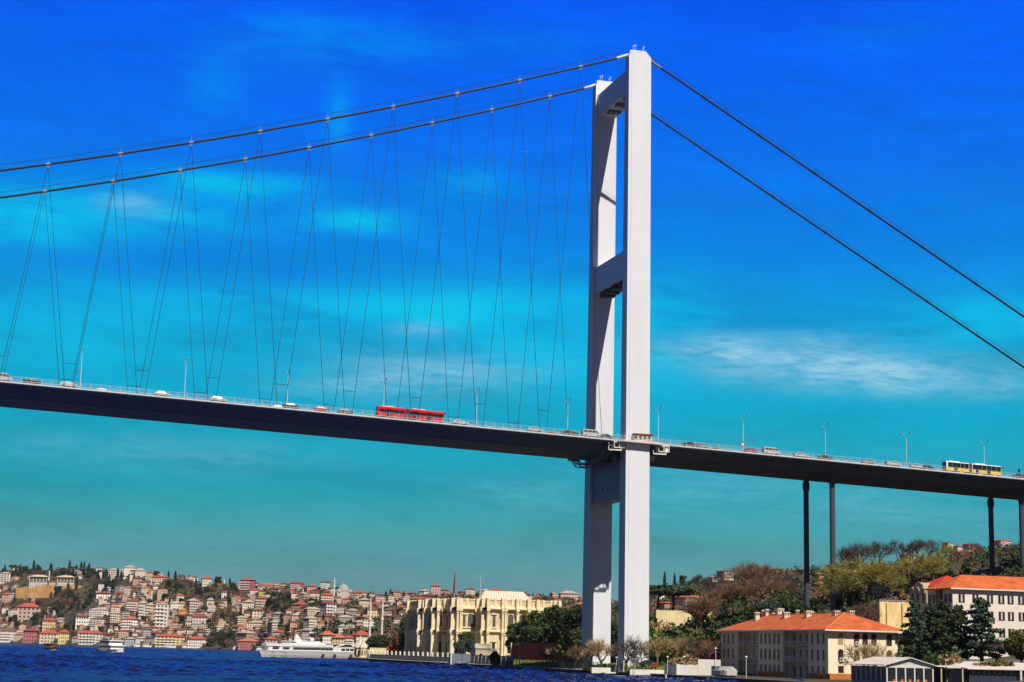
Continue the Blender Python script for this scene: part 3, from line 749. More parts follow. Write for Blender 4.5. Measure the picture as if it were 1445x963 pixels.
V = [(x+shift(y), y, G(x+shift(y), y)) for y in ys for x in xs]
tag(mk_mesh('ground', V, grid_faces(len(ys), len(xs)), [M_hill2], smooth=False), kind='structure')
# quay: stone edge with a paler lip, down into the water
M_quay = mat('quay_stone', (.055,.052,.055), rough=.9, var=.4, scale=.8)
M_pale = mat('pale_stone', (.62,.57,.48), rough=.85, var=.12, scale=.8)
q = MB()
yq = list(np.arange(-420, 345, 15))
for a, b in zip(yq[:-1], yq[1:]): q.box(-12.6, -11.4, a, b-.06, -2.2, 1.22)
tag(q.obj('quay', M_quay), kind='structure')
q = MB()
for a, b in zip(yq[:-1], yq[1:]): q.box(-12.8, -11.3, a, b-.04, 1.225, 1.42)
tag(q.obj('quay_coping', mat('coping', (.25,.22,.19), var=.25, scale=1)), kind='structure')
# paved waterside path and lawn
M_pave = mat('paving', (.34,.32,.29), rough=.9, var=.15, scale=1.2)
def strip(name, x0, x1, y0, y1, m, dz=.012, n=24, kind='structure'):
    V = []; yy = np.linspace(y0, y1, n); xx = np.linspace(x0, x1, 9)
    for y in yy:
        for x in xx: V.append((x, y, G(x, y)+dz))
    return tag(mk_mesh(name, V, grid_faces(n, 9), [m], smooth=False), kind=kind)
strip('waterside_path', -11.2, -8.6, -300, 340, M_pave, .02, 100)
strip('palace_forecourt', -8.5, 60, 168, 330, mat('forecourt_paving', (.30,.28,.25), var=.2), .03)
M_lawn = mat('lawn_green', (.10,.20,.02), rough=.95, scale=.5, var2=(.26,.28,.05))
strip('lawn', -8.2, 24.5, -34, 164, M_lawn, .02, 60)
def blades(area, n, h, seed):
    r = np.random.RandomState(seed); x = area[0]+(area[1]-area[0])*r.rand(n); y = area[2]+(area[3]-area[2])*r.rand(n)
    z = np.array([G(a, b) for a, b in zip(x, y)]); a = r.rand(n)*pi; hh = h*(.4+.9*r.rand(n)**2); w = .16+.2*r.rand(n)
    dx, dy = np.cos(a)*w, np.sin(a)*w; lx, ly = r.randn(n)*.1, r.randn(n)*.1
    p = np.stack([np.stack([x-dx, y-dy, z], -1), np.stack([x+dx, y+dy, z], -1), np.stack([x+dx*.4+lx, y+dy*.4+ly, z+hh], -1), np.stack([x-dx*.4+lx, y-dy*.4+ly, z+hh], -1)], 1)
    return p
M_grass = mat('grass_blade', (.10,.22,.02), rough=.9, island=.45, scale=.12, var2=(.30,.31,.06))
g = MB(); g.quads(blades((-8.2,24,-34,164), 15000, .45, 2)); tag(g.obj('grass', M_grass), kind='stuff')
# ================================================================ buildings of the near shore
M_pane = mat('window_pane', (.014,.016,.02), rough=.35, spec=.15)
M_wframe = mat('window_frame', (.60,.57,.50), rough=.7)
M_cream = mat('cream_render', (.90,.77,.53), rough=.85, var=.09, scale=.35)
M_tile = mat('orange_tile', (.50,.10,.028), rough=.85, scale=.5, var=.3, streak=(1,1,1), bump=.3, var2=(.66,.16,.045))
M_tile2 = mat('red_tile', (.55,.035,.02), rough=.8, scale=1.2, var=.2)
M_plinth = mat('plinth_orange', (.50,.16,.035), rough=.85, var=.2)
M_wwhite = mat('white_render', (.74,.68,.60), rough=.85, var=.08, scale=.35)
M_gutter = mat('gutter_white', (.70,.68,.63), rough=.6)
M_chim = mat('chimney_render', (.66,.60,.48), rough=.85, var=.2, scale=1)
M_shadefac = mat('taupe_render', (.43,.36,.26), rough=.9, var=.12, scale=.4)
M_marble = mat('palace_stone', (.64,.50,.28), rough=.85, var=.3, scale=.45, var2=(.84,.74,.52))
M_marble2 = mat('palace_stone_trim', (.80,.67,.43), rough=.8, var=.18, scale=.8)

def win(parent, o, ax, n, w, h, arch=False, frame=.16, pane=M_pane, fm=M_wframe, name='window', sash=True):
    """window at o (bottom centre on the wall); ax = along the wall, n = outward; frame with a pane as its sub-part"""
    o, ax, n = (np.array(q, float) for q in (o, ax, n)); up = np.array((0,0,1.))
    def outl(w_, h_, b):
        p = [(-w_/2, b), (w_/2, b), (w_/2, h_)]
        if arch: p += [(w_/2*cos(t), h_+w_/2*sin(t)) for t in np.linspace(0, pi, 9)[1:-1]]
        p += [(-w_/2, h_)]; return p
    f = lambda d: (lambda a, b, t: o+ax*a+up*b+n*(t+d))
    sgn = 1 if np.cross(ax, up)@n > 0 else -1
    hh = h-w/2 if arch else h
    out = outl(w+2*frame, hh+(0 if arch else frame), -frame); inn = outl(w, hh, 0)
    if sgn < 0: out, inn = out[::-1], inn[::-1]
    wf = MB().prism(out, f(0), -.02, .07).obj(name, fm, parent)
    MB().prism(inn, f(0), .03, .09).obj('pane', pane, wf)
    if sash:
        b = MB(); b.bar(o+up*(h*.55)-ax*w/2+n*.1, o+up*(h*.55)+ax*w/2+n*.1, .07); b.bar(o+n*.1, o+up*hh+n*.1, .07); b.obj('glazing_bar', fm, wf)
    return wf

# ---- long three-storey house on the shore with an orange hipped roof
X0, X1, Y0, Y1, ZG, ZE = 10.0, 27.3, -95.0, -36.0, 1.2, 12.0
hs_ = thing('shore_house', 'long three-storey cream house with orange tiled hip roof and many chimneys on the shore', 'house', (0,0,0))
def yu(u): return onx(u, 920, X0)[1]
bays = [(yu(1070), yu(1041)), (yu(1141), yu(1105))]
w = MB(); w.box(X0+2.2, X1, Y0, Y1, ZG-1, ZE)
e = [Y0, bays[1][0], bays[1][1], bays[0][0], bays[0][1], Y1]
for a, b in ((e[0], e[1]), (e[2], e[3]), (e[4], e[5])): w.box(X0, X0+2.2, a, b, ZG-1, ZE)
wl = w.obj('wall', M_cream, hs_)
pl = MB()
for a, b in ((e[0], e[1]), (e[2], e[3]), (e[4], e[5])): pl.box(X0-.06, X0+.3, a-.06 if a == Y0 else a, b, ZG-1, ZG+1.5)
pl.box(X0-.05, X1+.06, Y0-.06, Y0+.3, ZG-1, ZG+1.55); pl.obj('plinth', M_plinth, hs_)
rf = MB().hip(X0, X1, Y0, Y1, ZE, 4.0, ov=1.25, th=.22).obj('roof', M_tile, hs_)
gu = MB(); gu.box(X0-1.38, X1+1.38, Y0-1.38, Y0-1.26, ZE-.05, ZE+.28); gu.box(X0-1.38, X0-1.26, Y0-1.26, Y1+1.38, ZE-.05, ZE+.28); gu.obj('gutter', M_gutter, rf)
rr = MB(); k = (X1-X0+2.5)/2
for s in (-1, 1): rr.tube([((X0+X1)/2+s*(k-.05), Y0-1.2, ZE+.28), ((X0+X1)/2, Y0-1.25+k, ZE+4.28)], .13, 6)
rr.tube([((X0+X1)/2, Y0-1.25+k, ZE+4.26), ((X0+X1)/2, Y1+1.25-k, ZE+4.26)], .13, 6); rr.obj('ridge_tile', mat('ridge_tile', (.60,.22,.10)), rf)
for u, xx, w_, top in ((1180,17.5,1.6,862),(1201,21.5,1.5,862),(1140,16.8,1.7,862),(1144.5,19.8,1.2,863),(1109,16.6,1.8,864),(1100,19.6,2.2,859),(1082,18.5,1.1,860),(1077,18.2,1.1,861),(1068,15.6,1.4,864),(1091,19.6,.9,865),(1125,20.0,1.0,861)):
    p = onx(u, top, xx); w_ *= .75; c = MB(); c.box(xx-w_/2, xx+w_/2, p[1]-w_/2, p[1]+w_/2, ZE+1.6, p[2]); c.box(xx-w_/2-.12, xx+w_/2+.12, p[1]-w_/2-.12, p[1]+w_/2+.12, p[2]-.25, p[2]-.05)
    co = c.obj('chimney', M_chim, rf)
    d = MB()
    for s in (-.25, .25): d.box(xx+s*w_-.14, xx+s*w_+.14, p[1]-w_/2-.03, p[1]-w_/2+.02, p[2]-.85, p[2]-.4)
    d.obj('flue_opening', M_dark, co)
AX, NX = (0,1,0), (-1,0,0)
for u in (1022,1028,1034.5, 1074.5,1080.5,1086.5,1093,1099, 1146.5,1154.5,1162.5):
    y = yu(u)
    for z, h, a in ((8.5,2.3,True),(4.95,2.3,True),(2.05,1.5,False)): win(hs_, (X0, y, ZG+z-1.0+.4), AX, NX, .78, h, a, .17)
for (a, b) in bays:
    n = 5; bal = MB(); sl = MB()
    for z in (ZG+3.95, ZG+7.45): sl.box(X0-.05, X0+2.25, a+.02, b-.02, z-.3, z)
    sl.obj('gallery_floor', M_shadefac, hs_)
    for i in range(n):
        y = a+.35+(b-a-.7)*i/(n-1); MB().box(X0+.02, X0+.22, y-.11, y+.11, ZG, ZE-.02).obj('gallery_post', M_gutter, hs_)
    for z in (ZG+3.95, ZG+7.45):
        r = MB(); r.bar((X0+.1, a+.1, z+1.0), (X0+.1, b-.1, z+1.0), .09); r.bar((X0+.1, a+.1, z+.15), (X0+.1, b-.1, z+.15), .06)
        for y in np.arange(a+.2, b-.1, .26): r.bar((X0+.1, y, z), (X0+.1, y, z+1.0), .045)
        r.obj('gallery_railing', M_gutter, hs_)
    for i in range(4):
        y = a+(b-a)*(i+.5)/4
        for z in (ZG+.2, ZG+4.0, ZG+7.5): win(hs_, (X0+2.2, y, z+.3), AX, NX, 1.0, 2.3, False, .1, name='gallery_door')
AY, NY = (1,0,0), (0,-1,0)
M_ac = mat('ac_white', (.7,.7,.68))
for zu, cols in ((1186.2,'osq'),(1208.7,'oo'),(1220.8,'oo'),(1233.3,'oo'),(1254.7,'oo')):
    x = ony(zu, 910, Y0)[0]
    for z, h, a, k in ((8.0,2.3,True,0),(4.45,2.3,True,1),(1.9,1.2,False,2)):
        if k == 2 and zu > 1190: continue
        amber = (zu < 1190 and k == 0)
        win(hs_, (x, Y0, ZG+z), AY, NY, 1.0, h, a, .17, pane=mat('amber_blind', (.45,.22,.03)) if amber else M_pane, fm=mat('dark_red_sash', (.16,.05,.03)) if not amber else M_wframe)
for u, z in ((1186.5, 4.3), (1209, 7.9)):
    x = ony(u, 910, Y0)[0]; o = MB().box(x-.45, x+.45, Y0-.42, Y0-.12, ZG+z-.1, ZG+z+.75).obj('air_conditioner', M_ac, hs_)
    MB().tube([(x-.1, Y0-.425, ZG+z+.32), (x-.1, Y0-.44, ZG+z+.32)], .27, 12).obj('fan_grille', M_dark, o)
for u in (1192, 1250):
    x = ony(u, 910, Y0)[0]; MB().tube([(x+.6, Y0-1.25, ZE), (x, Y0-.1, ZE-.8), (x, Y0-.1, ZG+1.5)], .06, 6).obj('downpipe', M_gutter, hs_)

# ---- big white building with orange roof
C0 = at(1344, 831.5, 440); xa, ya, ze = C0[0], C0[1], C0[2]; zb = 6.5
wb = thing('white_building', 'large white four-storey building with shuttered windows and orange tile roof behind dark conifers', 'building')
L_ = 46.0; yb = onx(1309, 840, xa)[1]
MB().box(xa, xa+L_, ya, yb, zb-2, ze).obj('wall', M_wwhite, wb)
rf = MB().hip(xa, xa+L_, ya, yb-.5, ze, 3.6, ov=.8, th=.25).obj('roof', M_tile, wb)
MB().box(xa-.95, xa+L_+.95, ya-.95, ya-.82, ze-.02, ze+.3).obj('gutter', M_gutter, rf)
M_shut = mat('shutter_brown', (.20,.06,.035)); M_curt = mat('curtain_pale', (.45,.47,.46))
for u in (1357,1376.5,1397,1413,1426,1441,1456):
    x = ony(u, 850, ya)[0]
    for r in range(4):
        z = ze-3.1-r*4.05
        wf = win(wb, (x, ya, z), AY, NY, 1.5, 1.95, False, .1, pane=M_pane, fm=M_shut, sash=False)
        MB().box(x-.28, x+.22, ya-.12, ya-.095, z+.1, z+1.85).obj('curtain', M_curt, wf)
for u in (1312.5, 1318, 1335, 1341):
    y = onx(u, 850, xa)[1]
    for r in range(3): win(wb, (xa, y, ze-3.1-r*4.05), AX, NX, 1.3, 1.95, False, .12)
MB().box(xa-.7, xa-.02, onx(1330,850,xa)[1], onx(1324,850,xa)[1], zb, ze-.02).obj('brick_pier', mat('brick_brown', (.22,.08,.05), var=.2), wb)
# ---- wing with the arched gable and red roof
xg = xa+3.0; y1g, y0g = onx(1284.5, 840, xg)[1], onx(1307, 840, xg)[1]; zt = onx(1296, 822, xg)[2]
gw = thing('arched_wing', 'beige wing with three arched bays under a bright red roof beside the white building', 'building')
arc = [(y0g, zt-3.5)]+[(y0g+(y1g-y0g)*t, zt-3.2+3.2*sin(pi*(.15+.7*t))-.3) for t in np.linspace(0, 1, 13)]+[(y1g, zt-3.5)]
poly = [(y0g, 8), (y1g, 8)]+[(y0g+(y1g-y0g)*(1-t), zt-3.0+3.0*sin(pi*(.12+.76*t))) for t in np.linspace(0, 1, 13)]
MB().prism(poly, lambda p, q, t: (t, p, q), xg, xg+8).obj('gable_wall', M_shadefac, gw)
hm = MB()
for t in np.linspace(.17, .83, 3):
    yc = y0g+(y1g-y0g)*t; r_ = abs(y1g-y0g)*.15
    hm.tube([(xg-.15, yc+r_*cos(a), zt-2.9+r_*1.3*sin(a)) for a in np.linspace(0, pi, 9)], .22, 5)
hm.obj('hood_mould', mat('mould_beige', (.5,.42,.3)), gw)
for t, h in ((.17,2.2),(.5,4.0),(.83,2.2)):
    win(gw, (xg, y0g+(y1g-y0g)*t, zt-3.3-h), AX, NX, 1.3, h+.6, True, .15)
MB().box(xg+1.8, xg+12.8, y0g-3.3, y1g-.4, 8, zt-1.35).obj('wall', M_wwhite, gw)
MB().hip(xg+1.6, xg+13, y0g-3.4, y1g-.3, zt-1.3, 3.0, ov=.5).obj('roof', M_tile2, gw)
# ---- yellow retaining wall and others
M_yel = mat('yellow_stained_render', (.72,.42,.10), rough=.9, scale=.5, var2=(.90,.78,.46), streak=(1,1,.35))
def wallrun(name, label, cat, x0, x1, y0, y1, zb_, zt_, m, cap=None, buttress=0):
    t = thing(name, label, cat)
    MB().box(x0, x1, y0, y1, zb_, zt_).obj('wall_body', m, t)
    if cap: MB().box(x0-.15, x1+.15, y0-.15, y1+.15, zt_+.002, zt_+.3).obj('coping', cap, t)
    for i in range(buttress):
        f_ = (i+.5)/buttress
        if x1-x0 > y1-y0: xx = x0+(x1-x0)*f_; MB().box(xx-.4, xx+.4, y0-.5, y0-.003, zb_, zt_-.4).obj('buttress', m, t)
        else: yy = y0+(y1-y0)*f_; MB().box(x0-.5, x0-.003, yy-.4, yy+.4, zb_, zt_-.4).obj('buttress', m, t)
    return t
p0, p1 = ony(1241, 848, -43), ony(1292, 851, -43)
wallrun('retaining_wall', 'tall stained yellow retaining wall left of the arched wing', 'wall', p0[0], p1[0]+3, -43, -41.5, 4, p0[2], M_yel, mat('coping_grey', (.25,.24,.22)), 3)
M_burg = mat('burgundy_render', (.22,.022,.036), rough=.9, var=.25, scale=.4, streak=(1,1,.5))
wallrun('garden_wall', 'long burgundy garden wall behind the bridge tower', 'wall', 24.2, 25.2, -14, 120, 1.5, 10.6, M_burg, mat('coping_grey', (.25,.24,.22)), 12)
yw0, yw1 = onx(826, 920, 8)[1], onx(722.5, 920, 8)[1]
wallrun('garden_wall', 'dark burgundy wall below the grove between palace and tower', 'wall', 8, 8.8, yw0, yw1, 1.5, onx(770, 907.5, 8)[2], M_burg, None, 0)
MB().box(7.6, 9.0, yw1, yw1+.8, 1.5, onx(722, 908, 8)[2]+.2).obj('wall_end', M_gutter, bpy.data.objects['garden_wall.001'])
p0, p1 = ony(926, 861, 84), ony(1004, 862, 84)
wallrun('terrace_wall', 'sunlit cream terrace wall above green shrubs right of the tower', 'wall', p0[0], p1[0], 84, 85.5, 10, p0[2], mat('cream_wall', (.72,.58,.32), var=.15, scale=.4), None, 0)
wallrun('garden_wall', 'short deep red wall left of the orange-roofed shore house', 'wall', 30, 46, 8, 9, 8, 16.2, mat('dark_red_render', (.16,.022,.03), var=.2), None, 0)
wallrun('garden_wall', 'rough stone wall just left of the orange-roofed shore house roof', 'wall', 25.6, 26.6, -13, 10, 5, 13.0, mat('rubble_stone', (.17,.13,.10), var=.5, scale=1.3), None, 5)
p0 = at(1300, 924, 415)
wallrun('garden_wall', 'low grey garden wall in front of the white building', 'wall', 30, 75, -92, -91.3, 2, 6.6, mat('grey_render', (.17,.16,.16), var=.2), None, 0)
wallrun('parapet', 'white low parapet on the quay under the bare tree left of the near tower leg', 'low wall', ony(835,948,-26)[0], ony(869,948,-26)[0], -26, -25.5, 1, 2.4, M_gutter)
wallrun('parapet', 'long white low parapet on the quay right of the near tower leg', 'low wall', ony(889,948,-46)[0], ony(990,948,-46)[0], -46, -45.5, 1, 2.3, M_gutter)

# ---- low white annex and things on the quay
ax_ = thing('annex', 'low white stepped annex beside the orange-roofed shore house', 'building')
M_wpaint = mat('white_paint_wall', (.64,.61,.56), var=.06)
ya_, yb_, yc_ = onx(1020, 940, 2)[1], onx(985, 940, 2)[1], onx(956, 940, 2)[1]
xa1, xa2, xa3 = ony(955, 940, -58)[0], ony(985, 940, -58)[0], ony(1017, 940, -58)[0]
MB().box(xa2, xa3, -58, -50, 1, ony(1000, 931, -58)[2]).obj('tall_block', M_wpaint, ax_); MB().box(xa1, xa2, -57.9, -50, 1, ony(970, 938, -58)[2]).obj('low_block', M_wpaint, ax_)
MB().box(xa3-2.4, xa3-.3, -58.06, -57.95, 1.2, 3.6).obj('shutter', M_dark, ax_)
def shore_lamp(u, vt, D, label, arm=False):
    p = at(u, vt, D); zg = G(p[0], p[1]); t = thing('shore_lamp', label, 'street lamp', (p[0], p[1], zg), 0, 'slim lamps along the shore'); H = p[2]-zg
    MB().tube([(0,0,0),(0,0,H-.4)], [.09,.06], 7).obj('pole', M_lamp, t)
    if arm: MB().tube([(0,0,H-.45),(0,-.3,H-.1),(.4,-1.0,H)], .05, 5).obj('arm', M_lamp, t)
    MB().lathe([(.06,0),(.3,.12),(.3,.3),(.12,.42)], (0 if not arm else .4, 0 if not arm else -1.0, H-.42), 9).obj('lamp_head', M_gutter, t)
shore_lamp(1053, 926, 388, 'slim white lamp in front of the galleries of the shore house')
shore_lamp(942, 926, 420, 'slim white lamp at the end of the parapet right of the tower')
shore_lamp(965.5, 926, 428, 'short pale lamp over the hedge of the white annex')
shore_lamp(896, 925, 425, 'thin dark-armed lamp before the near tower leg', True)
shore_lamp(734, 907, 548, 'lamp standing before the burgundy wall by the palace', True)
shore_lamp(1010, 914, 420, 'white-topped lamp on the bank just left of the shore house')
shore_lamp(870, 927, 440, 'small lamp between the two tower legs')
p = at(877, 948, 436); t = thing('notice_board', 'white notice board with an orange picture on the quay between the tower legs', 'notice board', (p[0], p[1], 1.35))
MB().box(-.1,.05,-1.6,1.6,.2,3.0).obj('board', M_wpaint, t)
for y in (-1.3, 1.3): MB().box(-.06,.06,y-.08,y+.08,0,.3).obj('post', M_dark, t)
q = MB(); q.lathe([(.0,0),(.55,.3),(.6,.8),(.2,1.3)], (0,0,0), 8); o = q.obj('picture', mat('orange_print', (.75,.2,.03), var=.5, scale=3), t); o.scale = (.03,1,1); o.location = (-.11,-.7,.9)
o = MB().box(-.14,-.105,-.1,.25,.5,2.3).obj('dark_print', M_dark, t)
p = at(870, 946, 436); t = thing('utility_box', 'dark grey utility box beside the white notice board', 'cabinet', (p[0]+.8, p[1]+3.4, 1.4))
MB().box(-.6,.6,-1.5,1.5,0,1.5).obj('body', mat('box_grey', (.10,.10,.11)), t); MB().box(-.7,.7,-1.6,1.6,1.5,1.62).obj('lid', M_dark, t)
for u, D, lb, pm in ((917, 462, 'black car parked beside the near tower leg', P_dark), (924.5, 452, 'red car parked next to the black car by the tower', P_red)):
    p = at(u, 940, D); o = dup(PC, (p[0], p[1], G(p[0], p[1])+.03), rad(10 if u < 920 else 60), lb, 'cars parked by the tower', 1.25 if u < 920 else .95, {'body': pm})
    o['category'] = 'car'
for u, D, lb, m_, s in ((989, 398, 'dark covered stall on the quay by the white annex', mat('stall_grey', (.16,.17,.20)), 1.0), (1003, 396, 'pale tarpaulin-covered boat on the quay by the shore house', mat('tarp_pale', (.5,.47,.43), var=.2), 1.1)):
    p = at(u, 950, D); t = thing('covered_boat' if 'boat' in lb else 'covered_stall', lb, 'boat' if 'boat' in lb else 'stall', (max(p[0], -7.5), p[1], 1.4), rad(90))
    MB().loft([[(x, y*f, z) for y, z in ((-1.5,.35),(1.5,.35),(1.6,1.3*s),(.2,2.1*s),(-.2,2.1*s),(-1.6,1.3*s))] for x, f in ((-2.6,.75),(-2,1),(2,1),(2.7,.6))]).obj('cover', m_, t)
    MB().box(-2.2,2.2,-.9,.9,0,.36).obj('trestle', M_dark, t)
t = thing('jetty', 'long dark floating jetty with pale deck along the quay right of the tower', 'jetty')
MB().box(-18.4, -15.6, -150, -24, -.6, .45).obj('float', M_dark, t); MB().box(-18.5, -15.5, -150.1, -23.9, .455, .6).obj('deck', mat('jetty_deck', (.35,.33,.3)), t)
for y in (-30, -50, -70): MB().tube([(-18.2, y, -1), (-18.2, y, 1.6)], .16, 8).obj('bollard', M_gutter, t)

# ---- restaurant at the water's edge
P = at(1250, 939.5, 345); xr, yr_, zr_ = P
yf = onx(1199, 939, xr)[1]; wd = 10.5
rs_ = thing('restaurant', 'white glass-walled waterside restaurant with pale low gable roof', 'restaurant')
MB().box(xr+.3, xr+wd-.3, yr_+.3, yf-.3, .9, 1.9).obj('base_wall', mat('blue_grey_wall', (.30,.34,.38), var=.2), rs_)
for i in range(8):
    y = yr_+.3+(yf-yr_-.6)*i/7; MB().box(xr+.2, xr+.38, y-.12, y+.12, 1.9, zr_-.1).obj('mullion', M_wpaint, rs_)
MB().box(xr+.3, xr+.34, yr_+.4, yf-.4, 1.9, zr_-.15).obj('side_glazing', M_glass, rs_)
MB().box(xr+.6, xr+wd-.6, yr_+1.5, yf-.6, 1.9, zr_-.2).obj('interior', mat('dim_interior', (.16,.15,.13), var=.4, scale=.8), rs_)
fr = MB(); n = 6
for i in range(n):
    x = xr+.3+(wd-.6)*i/(n-1); fr.box(x-.14, x+.14, yr_+.12, yr_+.36, .9, zr_-.05)
fr.box(xr+.3, xr+wd-.3, yr_+.1, yr_+.34, zr_-.35, zr_); fr.box(xr+.3, xr+wd-.3, yr_+.14, yr_+.34, 1.0, 1.9); fr.obj('front_frame', M_wpaint, rs_)
for i in range(n-1):
    x = xr+.3+(wd-.6)*(i+.5)/(n-1); MB().box(x-.8, x+.8, yr_+.2, yr_+.24, 1.95, zr_-.4).obj('front_glazing', M_glass, rs_)
MB().prism([(xr-.3, zr_), (xr+wd+.3, zr_), (xr+wd/2, zr_+1.35)], lambda p, q, t: (p, t, q), yr_+.2, yr_+.3).obj('gable', mat('gable_panel', (.5,.58,.56)), rs_)
ro = MB()
for s in (0, 1):
    xe, xm = (xr-.5, xr+wd/2) if s == 0 else (xr+wd+.5, xr+wd/2)
    ro.add([(xe, yr_-.4, zr_), (xm, yr_-.4, zr_+1.5), (xm, yf+.4, zr_+1.5), (xe, yf+.4, zr_), (xe, yr_-.4, zr_+.16), (xm, yr_-.4, zr_+1.66), (xm, yf+.4, zr_+1.66), (xe, yf+.4, zr_+.16)],
           [(0,1,2,3),(4,7,6,5),(0,4,5,1),(1,5,6,2),(2,6,7,3),(3,7,4,0)])
ro.obj('roof', mat('pale_roof_sheet', (.66,.58,.53), var=.1, scale=.5), rs_)
for i in range(5):
    x = xr+1.2+i*1.7; t = thing('chair', ['leftmost','second','middle','fourth','rightmost'][i]+' of five orange chairs before the restaurant front', 'chair', (x, yr_-1.2, G(x, yr_)+.03), 0, 'orange chairs outside the restaurant')
    MB().box(-.24,.24,-.24,.24,.42,.48).obj('seat', mat('orange_plastic', (.6,.16,.03)), t); MB().box(-.24,.24,.2,.25,.49,.95).obj('backrest', mat('orange_plastic', (.6,.16,.03)), t)
    for a in (-.2, .2):
        for b in (-.2, .2): MB().box(a-.02, a+.02, b-.02, b+.02, 0, .419).obj('leg', M_dark, t)
# pergola
pg = thing('pergola', 'open pergola with yellowish posts and white canopy right of the restaurant', 'pergola')
xp = [ony(u, 950, yr_+1)[0] for u in (1304, 1328, 1358)]
for x in xp:
    for y in (yr_+1, yr_+7): MB().box(x-.13, x+.13, y-.13, y+.13, .9, zr_).obj('post', mat('post_ochre', (.52,.46,.26)), pg)
MB().box(xp[0]-.3, xp[2]+.5, yr_+.6, yr_+7.5, zr_+.002, zr_+.22).obj('canopy', mat('canopy_white', (.70,.70,.68)), pg)
MB().box(xp[0]+.2, xp[2], yr_+7.6, yr_+7.75, .9, zr_-.1).obj('rear_screen', mat('screen_dark', (.05,.05,.06)), pg)
cf = thing('pavilion', 'dark glass pavilion with pale flat roof at the right edge of the shore', 'pavilion')
x0c, x1c = ony(1368, 950, yr_+2)[0], ony(1480, 950, yr_+2)[0]; ztc = zr_-.35
MB().box(x0c, x1c, yr_+2, yr_+12, .9, ztc).obj('glazed_body', mat('dark_glazing', (.03,.04,.07), rough=.15, spec=.6), cf)
for i in range(8):
    x = x0c+(x1c-x0c)*i/7; MB().box(x-.09, x+.09, yr_+1.9, yr_+2.02, .9, ztc).obj('mullion', mat('mullion_dark', (.05,.06,.08)), cf)
MB().add([(x0c-1,yr_+1,ztc),(x1c+1,yr_+1,ztc),(x1c+1,yr_+13,ztc),(x0c-1,yr_+13,ztc),(x0c-1,yr_+1,ztc+.2),(x1c+1,yr_+1,ztc+.2),(x1c+1,yr_+13,ztc+1.5),(x0c-1+3,yr_+13,ztc+1.5)],
         [(0,3,2,1),(4,5,6,7),(0,1,5,4),(1,2,6,5),(2,3,7,6),(3,0,4,7)]).obj('roof', mat('pale_roof_sheet', (.66,.58,.53)), cf)
for i in range(14):
    x = x0c+.6+(x1c-x0c-1)*i/14; MB().lathe([(.1,0),(.22,.05),(.22,.3),(.1,.35)], (x, yr_+1.75, ztc-.75), 8).obj('hanging_lantern', mat('lantern_blue', (.12,.2,.3)), cf)
MB().box(ony(1441,950,yr_+1)[0]-.2, ony(1441,950,yr_+1)[0]+.2, yr_+1, yr_+1.4, .9, ztc+.1).obj('corner_post', M_wpaint, cf)

